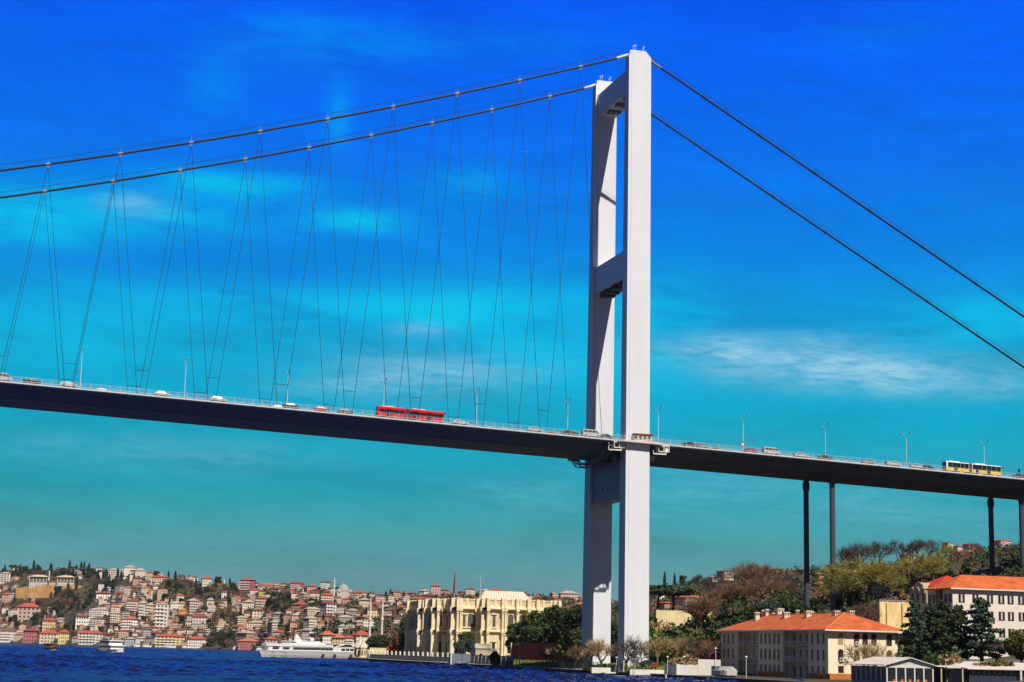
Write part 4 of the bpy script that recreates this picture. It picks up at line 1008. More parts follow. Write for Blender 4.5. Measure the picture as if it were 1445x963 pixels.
# ================================================================ the palace
pal = thing('palace', 'ornate cream stone waterside palace with balustrade, arched windows and ribbed pale roof', 'palace')
ZP, ZM, ZC, ZB = 1.8, 13.2, 21.4, 25.2
yB = 189.5; xB0 = ony(684.5, 900, yB)[0]; xB1 = ony(759, 900, yB)[0]; xC1 = ony(790, 900, 194.5)[0]
blocks = [(2, xC1-1, 198.7, 262, 0), (xB0, xB1, yB, 198.72, 0), (xB1-.02, xC1, 194.5, 215, 0), (-1.9, 2.02, 213.5, 227, 0), (-1.2, 2.02, 239.5, 262, 0)]
w = MB()
for i, (a, b, c, d, e_) in enumerate(blocks): w.box(a, b, c, d, ZP-1.5, ZC+.9-.004*i)
w.obj('wall', M_marble, pal)
M_pcurt = mat('palace_blind', (.10,.10,.095), var=.1); M_psash = mat('palace_sash', (.10,.07,.04))
def face(o, ax, n, length, items, edge=True, e0=0, e1=0):
    o, ax, n = (np.array(q, float) for q in (o, ax, n)); up = np.array((0,0,1.))
    def bx(mb, s0, s1, z0, z1, d0, d1):
        c = [o+ax*s+n*d for s in (s0, s1) for d in (d0, d1)]
        xs_ = [p[0] for p in c]; ys_ = [p[1] for p in c]; mb.box(min(xs_), max(xs_), min(ys_), max(ys_), z0, z1)
    c = MB()
    for z0, z1, d in ((ZM-.75,ZM-.35,.18),(ZM-.35,ZM,.95),(ZM,ZM+.25,.4)): bx(c, -e0*d, length+e1*d, z0, z1, -.05, d)
    c.obj('string_course', M_marble2, pal); c = MB()
    for z0, z1, d in ((ZC-.9,ZC-.45,.3),(ZC-.45,ZC-.1,.7),(ZC-.1,ZC+.35,1.3),(ZC+.35,ZC+.6,.7)):
        bx(c, -e0*d, length+e1*d, z0, z1, -.05, d)
    c.obj('cornice', M_marble2, pal)
    c = MB(); bx(c, -e0*.22, length+e1*.22, ZP-1, ZP+1.2, -.05, .22); c.obj('plinth', M_marble2, pal)
    b = MB(); bx(b, -e0*.2, length+e1*.2, ZB-.4, ZB, -.3, .25); bx(b, -e0*.2, length+e1*.2, ZC+.6, ZC+1.3, -.3, .22)
    npier = max(2, int(length/3.2)+1)
    for i in range(npier):
        s = .4+(length-.8)*i/(npier-1); bx(b, s-.4, s+.4, ZC+1.3, ZB+.25, -.3, .3)
    for s in np.arange(.8, length-.5, .42): bx(b, s-.1, s+.1, ZC+1.3, ZB-.4, -.12, .1)
    bx(b, .1, length-.1, ZC+1.3, ZB-.4, -.28, -.14)
    b.obj('balustrade', M_marble2, pal)
    for it in items:
        k, s = it[0], it[1]
        if k == 'P':                           # pilaster through both storeys
            p = MB()
            for z0, z1 in ((ZP+1.2, ZM-.75), (ZM+.25, ZC-.9)):
                bx(p, s-.36, s+.36, z0+.5, z1-.7, -.02, 1.5); bx(p, s-.48, s+.48, z0, z0+.5, -.02, 1.65); bx(p, s-.5, s+.5, z1-.7, z1, -.02, 1.7)
            bx(p, s-.62, s+.62, ZC-.9, ZC+.62, -.02, 2.0); bx(p, s-.6, s+.6, ZM-.75, ZM+.24, -.02, 1.9); bx(p, s-.55, s+.55, ZC+.62, ZB+.2, -.1, 1.5)
            p.obj('pilaster', M_marble2, pal)
        else:
            wd_ = it[2] if len(it) > 2 else 1.5
            for zz, h in ((ZM+1.5, 5.0 if k == 'A' else 4.2), (ZP+3.2, 4.6 if k == 'A' else 3.8)):
                fm_ = M_marble2
                q = o+ax*s+up*zz+n*.0
                wf = win(pal, q, ax, n, wd_, h, k == 'A', .3, pane=M_pcurt if zz > ZM else M_pane, fm=fm_, sash=False)
                s2 = MB(); bx2 = lambda a0, a1, z0, z1: bx(s2, a0, a1, z0, z1, .09, .13)
                bx2(s-wd_/2, s-wd_/2+.14, zz, zz+h-.4); bx2(s+wd_/2-.14, s+wd_/2, zz, zz+h-.4); bx2(s-.05, s+.05, zz, zz+h-.6); bx2(s-wd_/2+.14, s+wd_/2-.14, zz+h*.5, zz+h*.5+.12)
                bx2(s-wd_/2+.14, s-.06, zz+h*.25, zz+h*.25+.06); bx2(s+.06, s+wd_/2-.14, zz+h*.25, zz+h*.25+.06)
                s2.obj('sash', M_psash, wf)
                if k == 'R':
                    hd = MB(); bx(hd, s-wd_/2-.55, s+wd_/2+.55, zz+h+.35, zz+h+.75, -.02, .45); hd.obj('hood', M_marble2, wf)
                sl_ = MB(); bx(sl_, s-wd_/2-.5, s+wd_/2+.5, zz-.5, zz-.36, -.02, .4); sl_.obj('sill', M_marble2, wf)
y0_, ym = (1,0,0), (0,-1,0)
LA = xB0-2
face((2,198.7,0), y0_, ym, LA, [('P',.7),('P',1.9),('R',3.6,1.1),('A',LA/2+1.3,2.0),('R',LA-1.6,1.1)], e0=1)
LB = xB1-xB0
face((xB0,yB,0), y0_, ym, LB, [('P',.6),('P',LB*.31),('P',LB*.36),('R',LB*.16,1.2),('A',LB*.475,2.2),('P',LB*.585),('A',LB*.69,2.2),('P',LB*.80),('A',LB*.89,1.9),('P',LB-.6)], e0=1, e1=1)
LC = xC1-xB1
face((xB1,194.5,0), y0_, ym, LC, [('P',1.2),('R',LC*.45),('P',LC*.75),('P',LC-.6)], e1=1)
face((xB0,198.7,0), (0,-1,0), (-1,0,0), 9.2, [('P',8.4),('R',4.5,1.2),('P',1.0)], e1=1)
xm_ = (-1,0,0)
face((2,198.7,0), (0,1,0), xm_, 14.8, [('P',.7),('P',2.0),('R',4.6),('A',8.0),('R',11.2),('P',13.6)], e0=1)
face((-1.9,213.5,0), (0,1,0), xm_, 13.5, [('P',.6),('P',1.8),('A',4.4),('A',7.0),('A',9.4),('P',12.0),('P',13.0)], e0=1, e1=1)
face((-1.9,213.5,0), y0_, ym, 3.9, [('P',.6),('R',2.1,.9),('P',3.3)], e0=1)
face((2,227,0), (0,1,0), xm_, 12.5, [('R',2.5),('A',6.2),('R',10)])
face((-1.2,239.5,0), (0,1,0), xm_, 22.5, [('P',.6),('P',1.9),('R',5),('A',9),('A',13),('R',17),('P',20.5),('P',21.9)], e0=1, e1=1)
face((-1.2,239.5,0), y0_, ym, 3.2, [('P',.5),('P',1.5),('P',2.6)], e0=1)
# ribbed pale hipped roof over the great hall
xq0, xq1 = ony(667, 842, 214)[0], ony(752, 843, 214)[0]; zq1 = ony(708, 834.8, 213)[2]
r = MB(); r.hip(xq0, xq1, 208, 217, ZC+.9, zq1-ZC-1.1, ov=.3)
rf = r.obj('roof', mat('pale_lead_roof', (.66,.56,.44), rough=.6, var=.08), pal)
rb = MB(); hh = zq1-ZC-1.1
for i in range(26):
    t = i/25; xb_ = xq0-.3+(xq1-xq0+.6)*t; kx = 4.8; xt = min(max(xb_, xq0-.3+kx), xq1+.3-kx)
    f_ = 1.0
    if xb_ < xq0-.3+kx: f_ = (xb_-xq0+.3)/kx
    if xb_ > xq1+.3-kx: f_ = (xq1+.3-xb_)/kx
    if f_ > .05: rb.bar((xb_, 207.7, ZC+1.2), (xb_, 207.7+4.8*f_, ZC+1.2+hh*f_), .16, .2)
rb.obj('standing_seam', mat('seam_tan', (.5,.38,.26)), rf)
p = ony(641, 842, 203); t_ = ony(641.5, 803, 203)
fl = MB().tube([(p[0], 203, ZC+.9), (p[0], 203, t_[2])], [.12,.05], 6).obj('flagpole', M_lamp, pal)
f2 = MB(); zf = t_[2]
f2.loft([[(p[0]+.12+r_*cos(a)*.8-o_, 203+r_*sin(a)*.6, z) for a in np.linspace(0, 2*pi, 9)[:-1]] for r_, o_, z in ((.08,0,zf-.6),(.25,.1,zf-2.5),(.36,.2,zf-5),(.48,.3,zf-8),(.4,.25,zf-9.2))])
tag(f2.obj('flag', mat('flag_red', (.20,.015,.02), var=.3)), 'furled dark red flag hanging at its pole on the palace roof', 'flag')
p = ony(678, 832, 225); MB().tube([(p[0], 225, ZC+1), (p[0], 225, ony(678, 812, 225)[2])], .07, 5).obj('mast', M_gutter, pal)

# ---- palace garden: quay balustrade, kiosks, walls
t = thing('balustrade_wall', 'long grey quay wall with white topped posts before the palace', 'wall')
ya2, yb2 = onx(640, 930, -8.8)[1], onx(519, 930, -8.8)[1]
MB().box(-9.0, -8.6, ya2, yb2, .9, 3.3).obj('wall_body', mat('quay_wall_grey', (.30,.28,.26), var=.2, scale=.8, streak=(1,1,.3)), t)
for i in range(19):
    y = ya2+8+(yb2-ya2-9)*i/18; q = MB(); q.box(-9.15, -8.45, y-.35, y+.35, 3.302, 4.1); q.lathe([(.42,0),(.5,.15),(.3,.5),(.1,.8)], (-8.8, y, 4.1), 8); q.obj('post_cap', M_pale, t)
yk = onx(508, 920, -6.5)[1]
ko = thing('sea_kiosk', 'small pale marble sea kiosk with pointed tent roof at the tip of the quay', 'kiosk', (-6.5, yk, 1.3))
M_kiosk = mat('kiosk_marble', (.74,.62,.36), var=.15, scale=.6)
for ox, s_, hh in ((0,1.0,1),(-2.5,.62,0)):
    oy = 6.5*(1-hh)*-1
    q = MB().lathe([(3.0*s_,0),(3.0*s_,.6),(2.7*s_,.7),(2.7*s_,4.3),(3.2*s_,4.5),(3.2*s_,4.9)], (0,oy,0), 8); b_o = q.obj('body', M_kiosk, ko)
    MB().lathe([(3.0*s_,4.9),(2.2*s_,5.6),(1.3*s_,6.5),(.5*s_,8.0),(.12,9.6*(.72 if not hh else 1)+.2),(.05,10.0 if hh else 7.3)], (0,oy,0), 8).obj('roof', M_pale, ko)
    for k in range(8):
        a = 2*pi*(k+.5)/8; n = np.array((cos(a), sin(a), 0)); axk = np.array((-sin(a), cos(a), 0))
        q = MB().prism([(-.5*s_,1.2),(.5*s_,1.2),(.5*s_,3.1),(0,3.9),(-.5*s_,3.1)], lambda p_, z_, t_: np.array((0,oy,z_))+n*(2.5*s_+t_)+axk*p_, -.1, .06); q.obj('window', M_psash, ko)
        MB().box(-.09,.09,-.09,.09,0,1.2).obj('finial', M_pale, ko, loc=(3.0*s_*cos(a+pi/8), oy+3.0*s_*sin(a+pi/8), 4.9))
t = thing('garden_wall', 'sunlit cream crenellated garden wall right of the sea kiosk', 'wall')
x0w, x1w = ony(521, 915, 300)[0], ony(546, 915, 300)[0]; q = MB(); q.box(x0w, x1w, 300, 300.8, 1, 5.2)
for i in range(8): xx = x0w+(x1w-x0w)*(i+.25)/8; q.box(xx, xx+.75, 300, 300.8, 5.2, 6.0)
q.obj('wall_body', M_kiosk, t)
t = thing('arcade', 'bright red arcade with dark arched openings left of the palace', 'wall')
x0w, x1w = ony(546, 915, 276)[0], ony(589, 915, 276)[0]
MB().box(x0w, x1w, 276, 277, 1, 6.6).obj('wall_body', mat('red_render', (.52,.02,.02), var=.25, scale=.3), t)
for i in range(5):
    xx = x0w+(x1w-x0w)*(i+.5)/5; win(t, (xx, 276, 1.9), AY, NY, 1.5, 3.2, True, .25, fm=mat('arch_white', (.7,.6,.5)), sash=False)
y0w = onx(667, 930, -6.5)[1]
gp = thing('screen', 'blue-grey screen with tall white corner post on the quay before the palace', 'screen')
xg0, xg1 = ony(637, 930, y0w)[0], ony(667.5, 930, y0w)[0]; zg1 = ony(650, 903, y0w)[2]
MB().box(xg0, xg1, y0w, y0w+4, 1, 4.6).obj('lower_panel', mat('blue_grey_panel', (.16,.18,.25), rough=.5, var=.15), gp)
MB().box(xg0-.35, xg0+.1, y0w-.12, y0w+.3, .9, zg1+.3).obj('corner_post', M_gutter, gp)
MB().box(xg0, xg1, y0w-.05, y0w+.1, zg1-.2, zg1).obj('top_rail', mat('mullion_dark', (.05,.06,.08)), gp)
for f_ in (.5, 1.0): MB().box(xg0+(xg1-xg0)*f_-.1, xg0+(xg1-xg0)*f_+.05, y0w-.06, y0w+.11, 1, zg1-.2).obj('mullion', mat('mullion_dark', (.05,.06,.08)), gp)
gh = thing('gatehouse', 'small pale gatehouse with white parapet between the blue-grey screen and the burgundy wall', 'gatehouse')
xh0, xh1 = ony(671, 920, 128)[0], ony(701, 920, 128)[0]
MB().box(xh0, xh1, 128, 134, 1, 6.6).obj('wall', mat('gate_stone', (.45,.36,.26), var=.3, scale=.7), gh)
MB().box(xh0-.3, xh0+(xh1-xh0)*.72, 127.7, 134.3, 6.602, 8.2).obj('parapet', M_pale, gh)
for f_ in (.25, .75): win(gh, (xh0+(xh1-xh0)*f_, 128, 2.4), AY, NY, 1.2, 2.6, True, .25)
# railings along the quay
wallrun('garden_wall', 'low grey quay wall between the blue-grey screen and the iron railing', 'wall', -9.0, -8.6, onx(724, 930, -8.8)[1], onx(669, 930, -8.8)[1], .9, onx(700, 925.5, -8.8)[2], mat('quay_wall_grey', (.30,.28,.26)), None, 10)
def railing(name, label, y0, y1, x, h, m, step=.9):
    t = thing(name, label, 'railing'); r = MB(); n = int((y1-y0)/3)
    for i in range(n+1):
        y = y0+(y1-y0)*i/n; MB().box(x-.06, x+.06, y-.06, y+.06, 1.4, 1.4+h+.15).obj('post', m, t)
    for y in np.arange(y0+.3, y1, step): r.bar((x, y, 1.45), (x, y, 1.4+h), .05)
    for z in (1.6, 1.4+h): r.bar((x, y0, z), (x, y1, z), .07)
    r.obj('bars', m, t)
railing('quay_railing', 'dark iron railing along the quay before the lawn and burgundy wall', onx(848, 945, -11)[1], onx(670, 940, -11)[1], -11.0, 2.1, M_dark)
# ================================================================ trees and shrubs
def leafquads(c, size, r, aspect=.6):
    n = len(c); a = r.randn(n, 3); a /= np.linalg.norm(a, axis=1)[:, None]; b = r.randn(n, 3); b -= a*(a*b).sum(1)[:, None]; b /= np.linalg.norm(b, axis=1)[:, None]
    s = size*(.6+.8*r.rand(n))[:, None]; u = a*s; v = b*s*aspect
    return np.stack([c-u-v*.6, c+u*.2-v, c+u+v*.3, c-u*.2+v], 1)
def blob_points(n, blobs, r, shell=.55):
    """points in a union of ellipsoids (centre, radii), denser toward the shells"""
    vol = np.array([b[1][0]*b[1][1]*b[1][2] for b in blobs])**(.75); k = r.choice(len(blobs), n, p=vol/vol.sum())
    d = r.randn(n, 3); d /= np.linalg.norm(d, axis=1)[:, None]; rad_ = (shell+(1-shell)*r.rand(n)**.5)*(.9+.18*r.rand(n))
    c = np.array([b[0] for b in blobs])[k]; q = np.array([b[1] for b in blobs])[k]
    return c+d*q*rad_[:, None]
M_bark = mat('bark_brown', (.065,.048,.036), rough=.95, var=.35, scale=2)
M_barkp = mat('bark_pale', (.16,.125,.09), rough=.95, var=.3, scale=2)
M_twig = mat('twig_brown', (.20,.115,.07), rough=.95, island=.4)
M_twigd = mat('twig_dark', (.085,.06,.055), rough=.95, island=.4)
M_twigo = mat('twig_olive', (.26,.23,.05), rough=.95, island=.45)
M_twigp = mat('twig_pale', (.36,.26,.13), rough=.95, island=.4)
M_ever = mat('leaf_evergreen', (.024,.05,.016), rough=.8, island=.6, scale=.35, var2=(.06,.09,.022))
M_everb = mat('leaf_bluegreen', (.030,.062,.040), rough=.8, island=.6, scale=.4, var2=(.06,.11,.065))
M_olive = mat('leaf_olive', (.12,.135,.02), rough=.85, island=.5, scale=.4, var2=(.13,.13,.03))
M_fresh = mat('leaf_fresh', (.17,.23,.02), rough=.85, island=.5, scale=.6, var2=(.2,.2,.03))
M_shrub = mat('leaf_shrub', (.07,.15,.02), rough=.85, island=.5, scale=.6, var2=(.13,.15,.03))
M_brownshrub = mat('shrub_brown', (.15,.08,.07), rough=.95, island=.5)

def bare_tree(seed, levels=5, spread=.55, first=.34, k=3, twig=(1.0, .05), up=.25, nt=5, fork=1):
    """leafless tree of unit-ish size 10 m: (trunk builder, crown builder)"""
    r = np.random.RandomState(seed); T, Cr = MB(), MB(); tw = []
    def grow(p, d, L, rad_, lev):
        mid = p+d*L*.5+r.randn(3)*L*.05; e = p+d*L
        (T if lev < 2 else Cr).tube([p, mid, e], [rad_, rad_*.82, rad_*.66], 6 if lev < 2 else 3, cap=False)
        if lev >= 2:
            for _ in range(nt if lev == levels else nt//2):
                q = p+d*L*r.rand()*1.0; w = d+r.randn(3)*.55; w[2] += up; w /= np.linalg.norm(w); l = twig[0]*(.6+.8*r.rand())
                s = np.cross(w, r.randn(3)); s = s/np.linalg.norm(s)*twig[1]/2
                tw.append([q-s, q+s, q+w*l+s*.5, q+w*l-s*.5])
        if lev == levels: return
        n = k if lev else max(k, fork)
        for i in range(n):
            az = 2*pi*(i+r.rand()*.7)/n; th = spread*(.55+.75*r.rand())
            a = np.cross(d, (0.3,.9,.1)); a /= np.linalg.norm(a); b = np.cross(d, a)
            nd = d*cos(th)+(a*cos(az)+b*sin(az))*sin(th); nd[2] += up*.5; nd /= np.linalg.norm(nd)
            st = e if i == 0 or r.rand() < .5 else p+d*L*(.6+.4*r.rand())
            grow(st, nd, L*(.60+.26*r.rand())*(1 if lev else .95), rad_*.67, lev+1)
    grow(np.zeros(3), np.array((.03,.02,1.)), 10*first, .30, 0)
    Cr.quads(np.array(tw)); z = max(p[2] for p in Cr.v); s = 10/z
    for m in (T, Cr): m.v = [(x*s, y*s, zz*s) for x, y, zz in m.v]
    return T, Cr
def leafy(seed, kind):
    r = np.random.RandomState(seed); T, Cr = MB(), MB()
    if kind == 'round':
        blobs = [((0,0,6.2),(2.6,2.6,2.8))]
        for i in range(13):
            a = 2*pi*r.rand(); q = 1.5+1.6*r.rand(); blobs.append(((q*cos(a), q*sin(a), 3.2+5.2*r.rand()), (1.0+.8*r.rand(), 1.0+.8*r.rand(), .8+.7*r.rand())))
        c = blob_points(5200, blobs, r); sz = .30
        T.tube([(0,0,-.3),(.1,0,2.5),(0,.1,6)], [.3,.22,.08], 7)
        for i in range(5): a = i*1.3; T.tube([(0,0,2.2+.5*i),(1.6*cos(a),1.6*sin(a),4+.6*i)], [.12,.04], 5)
    elif kind == 'cypress':
        n = 2200; z = .5+9.5*r.rand(n)**.9; w = 1.0*np.sin(np.clip((z-.2)/9.8, 0, 1)*pi)**.55*(1-.45*z/10)*(.85+.3*r.rand(n)); a = 2*pi*r.rand(n)
        c = np.stack([w*np.cos(a), w*np.sin(a), z], -1); sz = .34; T.tube([(0,0,-.3),(0,0,6)], [.18,.05], 6)
    elif kind == 'cedar':                       # layered shelves with gaps
        c = []; T.tube([(0,0,-.4),(.05,0,4),(0,.1,9.6)], [.26,.17,.03], 7)
        for i in range(26):
            z = 2.4+7.3*(i/25)**.9; L = (3.3*(1-((z-2.2)/8.2)**1.5)+.35)*(.65+.5*r.rand()); a = i*2.4+r.rand()
            T.tube([(0,0,z-.3),(L*.6*cos(a), L*.6*sin(a), z), (L*cos(a), L*sin(a), z-.15)], [.07,.05,.02], 4)
            m = int(38+48*L); t = r.rand(m)**.6; sp_ = (r.rand(m)-.5)*1.35*(1.1-.4*t)
            c.append(np.stack([L*t*cos(a)-sp_*sin(a), L*t*sin(a)+sp_*cos(a), z+.12*r.randn(m)-.25*t*t], -1))
        c = np.concatenate(c); sz = .22
    elif kind == 'pine':
        blobs = [((1.6*cos(a)*q, 1.6*sin(a)*q, 8.2+.5*r.rand()), (1.7,1.7,.75)) for a, q in zip(np.linspace(0, 6, 9), [0,1,1.4,1,1.6,1.1,1.5,1.2,1])]
        c = blob_points(3200, blobs, r); sz = .3; T.tube([(0,0,-.3),(.2,0,4),(0,.1,8)], [.25,.2,.1], 7)
        for i in range(5): a = i*1.3; T.tube([(.1,0,6+.3*i),(1.8*cos(a),1.8*sin(a),8)], [.1,.04], 5)
    elif kind == 'bush':
        blobs = [((0,0,3.5),(3.6,3.6,4))]+[((4.2*cos(a)*q, 4.2*sin(a)*q, 2.5+3.5*r.rand()), (2.2,2.2,2.6)) for a, q in zip(np.linspace(0, 6, 8), r.rand(8))]
        c = blob_points(2600, blobs, r, .35); c[:, 2] = np.abs(c[:, 2]); sz = .55; T.tube([(0,0,-.3),(0,0,3)], [.3,.1], 6)
    elif kind == 'light':                       # thin young tree with upright sprays
        c = []; T.tube([(0,0,-.3),(.1,0,3),(0,0,8.6)], [.14,.1,.03], 6)
        for i in range(20):
            a = 2.4*i; z = 2.2+5.5*i/20; L = (2.3-1.4*i/20)*(.7+.5*r.rand()); e = np.array((L*cos(a), L*sin(a), z+1.9)); b = np.array((0,0,z))
            T.tube([b, (b+e)/2-(0,0,.25), e], [.05,.035,.015], 4); m = 75; t = r.rand(m)[:, None]; c.append(b+(e-b)*t+r.randn(m, 3)*.16*(1.2-t*.6))
        c = np.concatenate(c); sz = .2
    Cr.quads(leafquads(c, sz, r)); return T, Cr
PROTO = {}
def proto(key):
    if key in PROTO: return PROTO[key]
    k, i = key
    if k == 'bare': T, Cr = bare_tree(20+i, 5, .52+.05*i, .32, 3, (1.1,.05), .08, 4)
    elif k == 'fuzzy': T, Cr = bare_tree(40+i, 5, .62, .30, 3, (1.25,.055), .10, 8)
    elif k == 'fan': T, Cr = bare_tree(60+i, 4, .5, .16, 3, (1.2,.05), .25, 4, fork=6)
    elif k == 'small': T, Cr = bare_tree(80+i, 4, .62, .28, 3, (1.7,.085), .10, 8)
    else: T, Cr = leafy(100+i*7+len(k), k)
    PROTO[key] = (T.mesh('trunk', M_bark), Cr.mesh('crown', M_twig)); return PROTO[key]
def tree(key, loc, H, label, crown, bark=None, wid=1.0, group=None, name=None, cat='tree', rz=None):
    tm, cm = proto(key)
    t = thing(name or {'cypress':'cypress_tree','cedar':'cedar_tree','pine':'pine_tree','bush':'shrub'}.get(key[0], 'bare_tree' if key[0] in ('bare','fuzzy','fan','small') else 'leafy_tree'), label, cat, loc, rng.random()*6.28 if rz is None else rz, group)
    t.scale = (H/10*wid, H/10*wid, H/10)
    for nm, me, m in (('trunk', tm, bark or M_bark), ('crown', cm, crown)):
        o = bpy.data.objects.new(nm, me); COL.objects.link(o); o.parent = t
        o.material_slots[0].link = 'OBJECT'; o.material_slots[0].material = m
    return t
def tup(key, u, vt, D, label, crown, bark=None, wid=1.0, name=None, cat='tree', zmin=None, group=None):
    if 'grove' in label or 'above the middle of the burgundy' in label or 'part of the burgundy' in label or 'parapet' in label: D += 35
    p = at(u, vt, D); zg = G(p[0], p[1]) if zmin is None else zmin
    H = max(2.0, p[2]-zg); return tree(key, (p[0], p[1], zg-.1), H, label, crown, bark, wid, group, name, cat)
B, F_, FA_, SM = 'bare', 'fuzzy', 'fan', 'small'
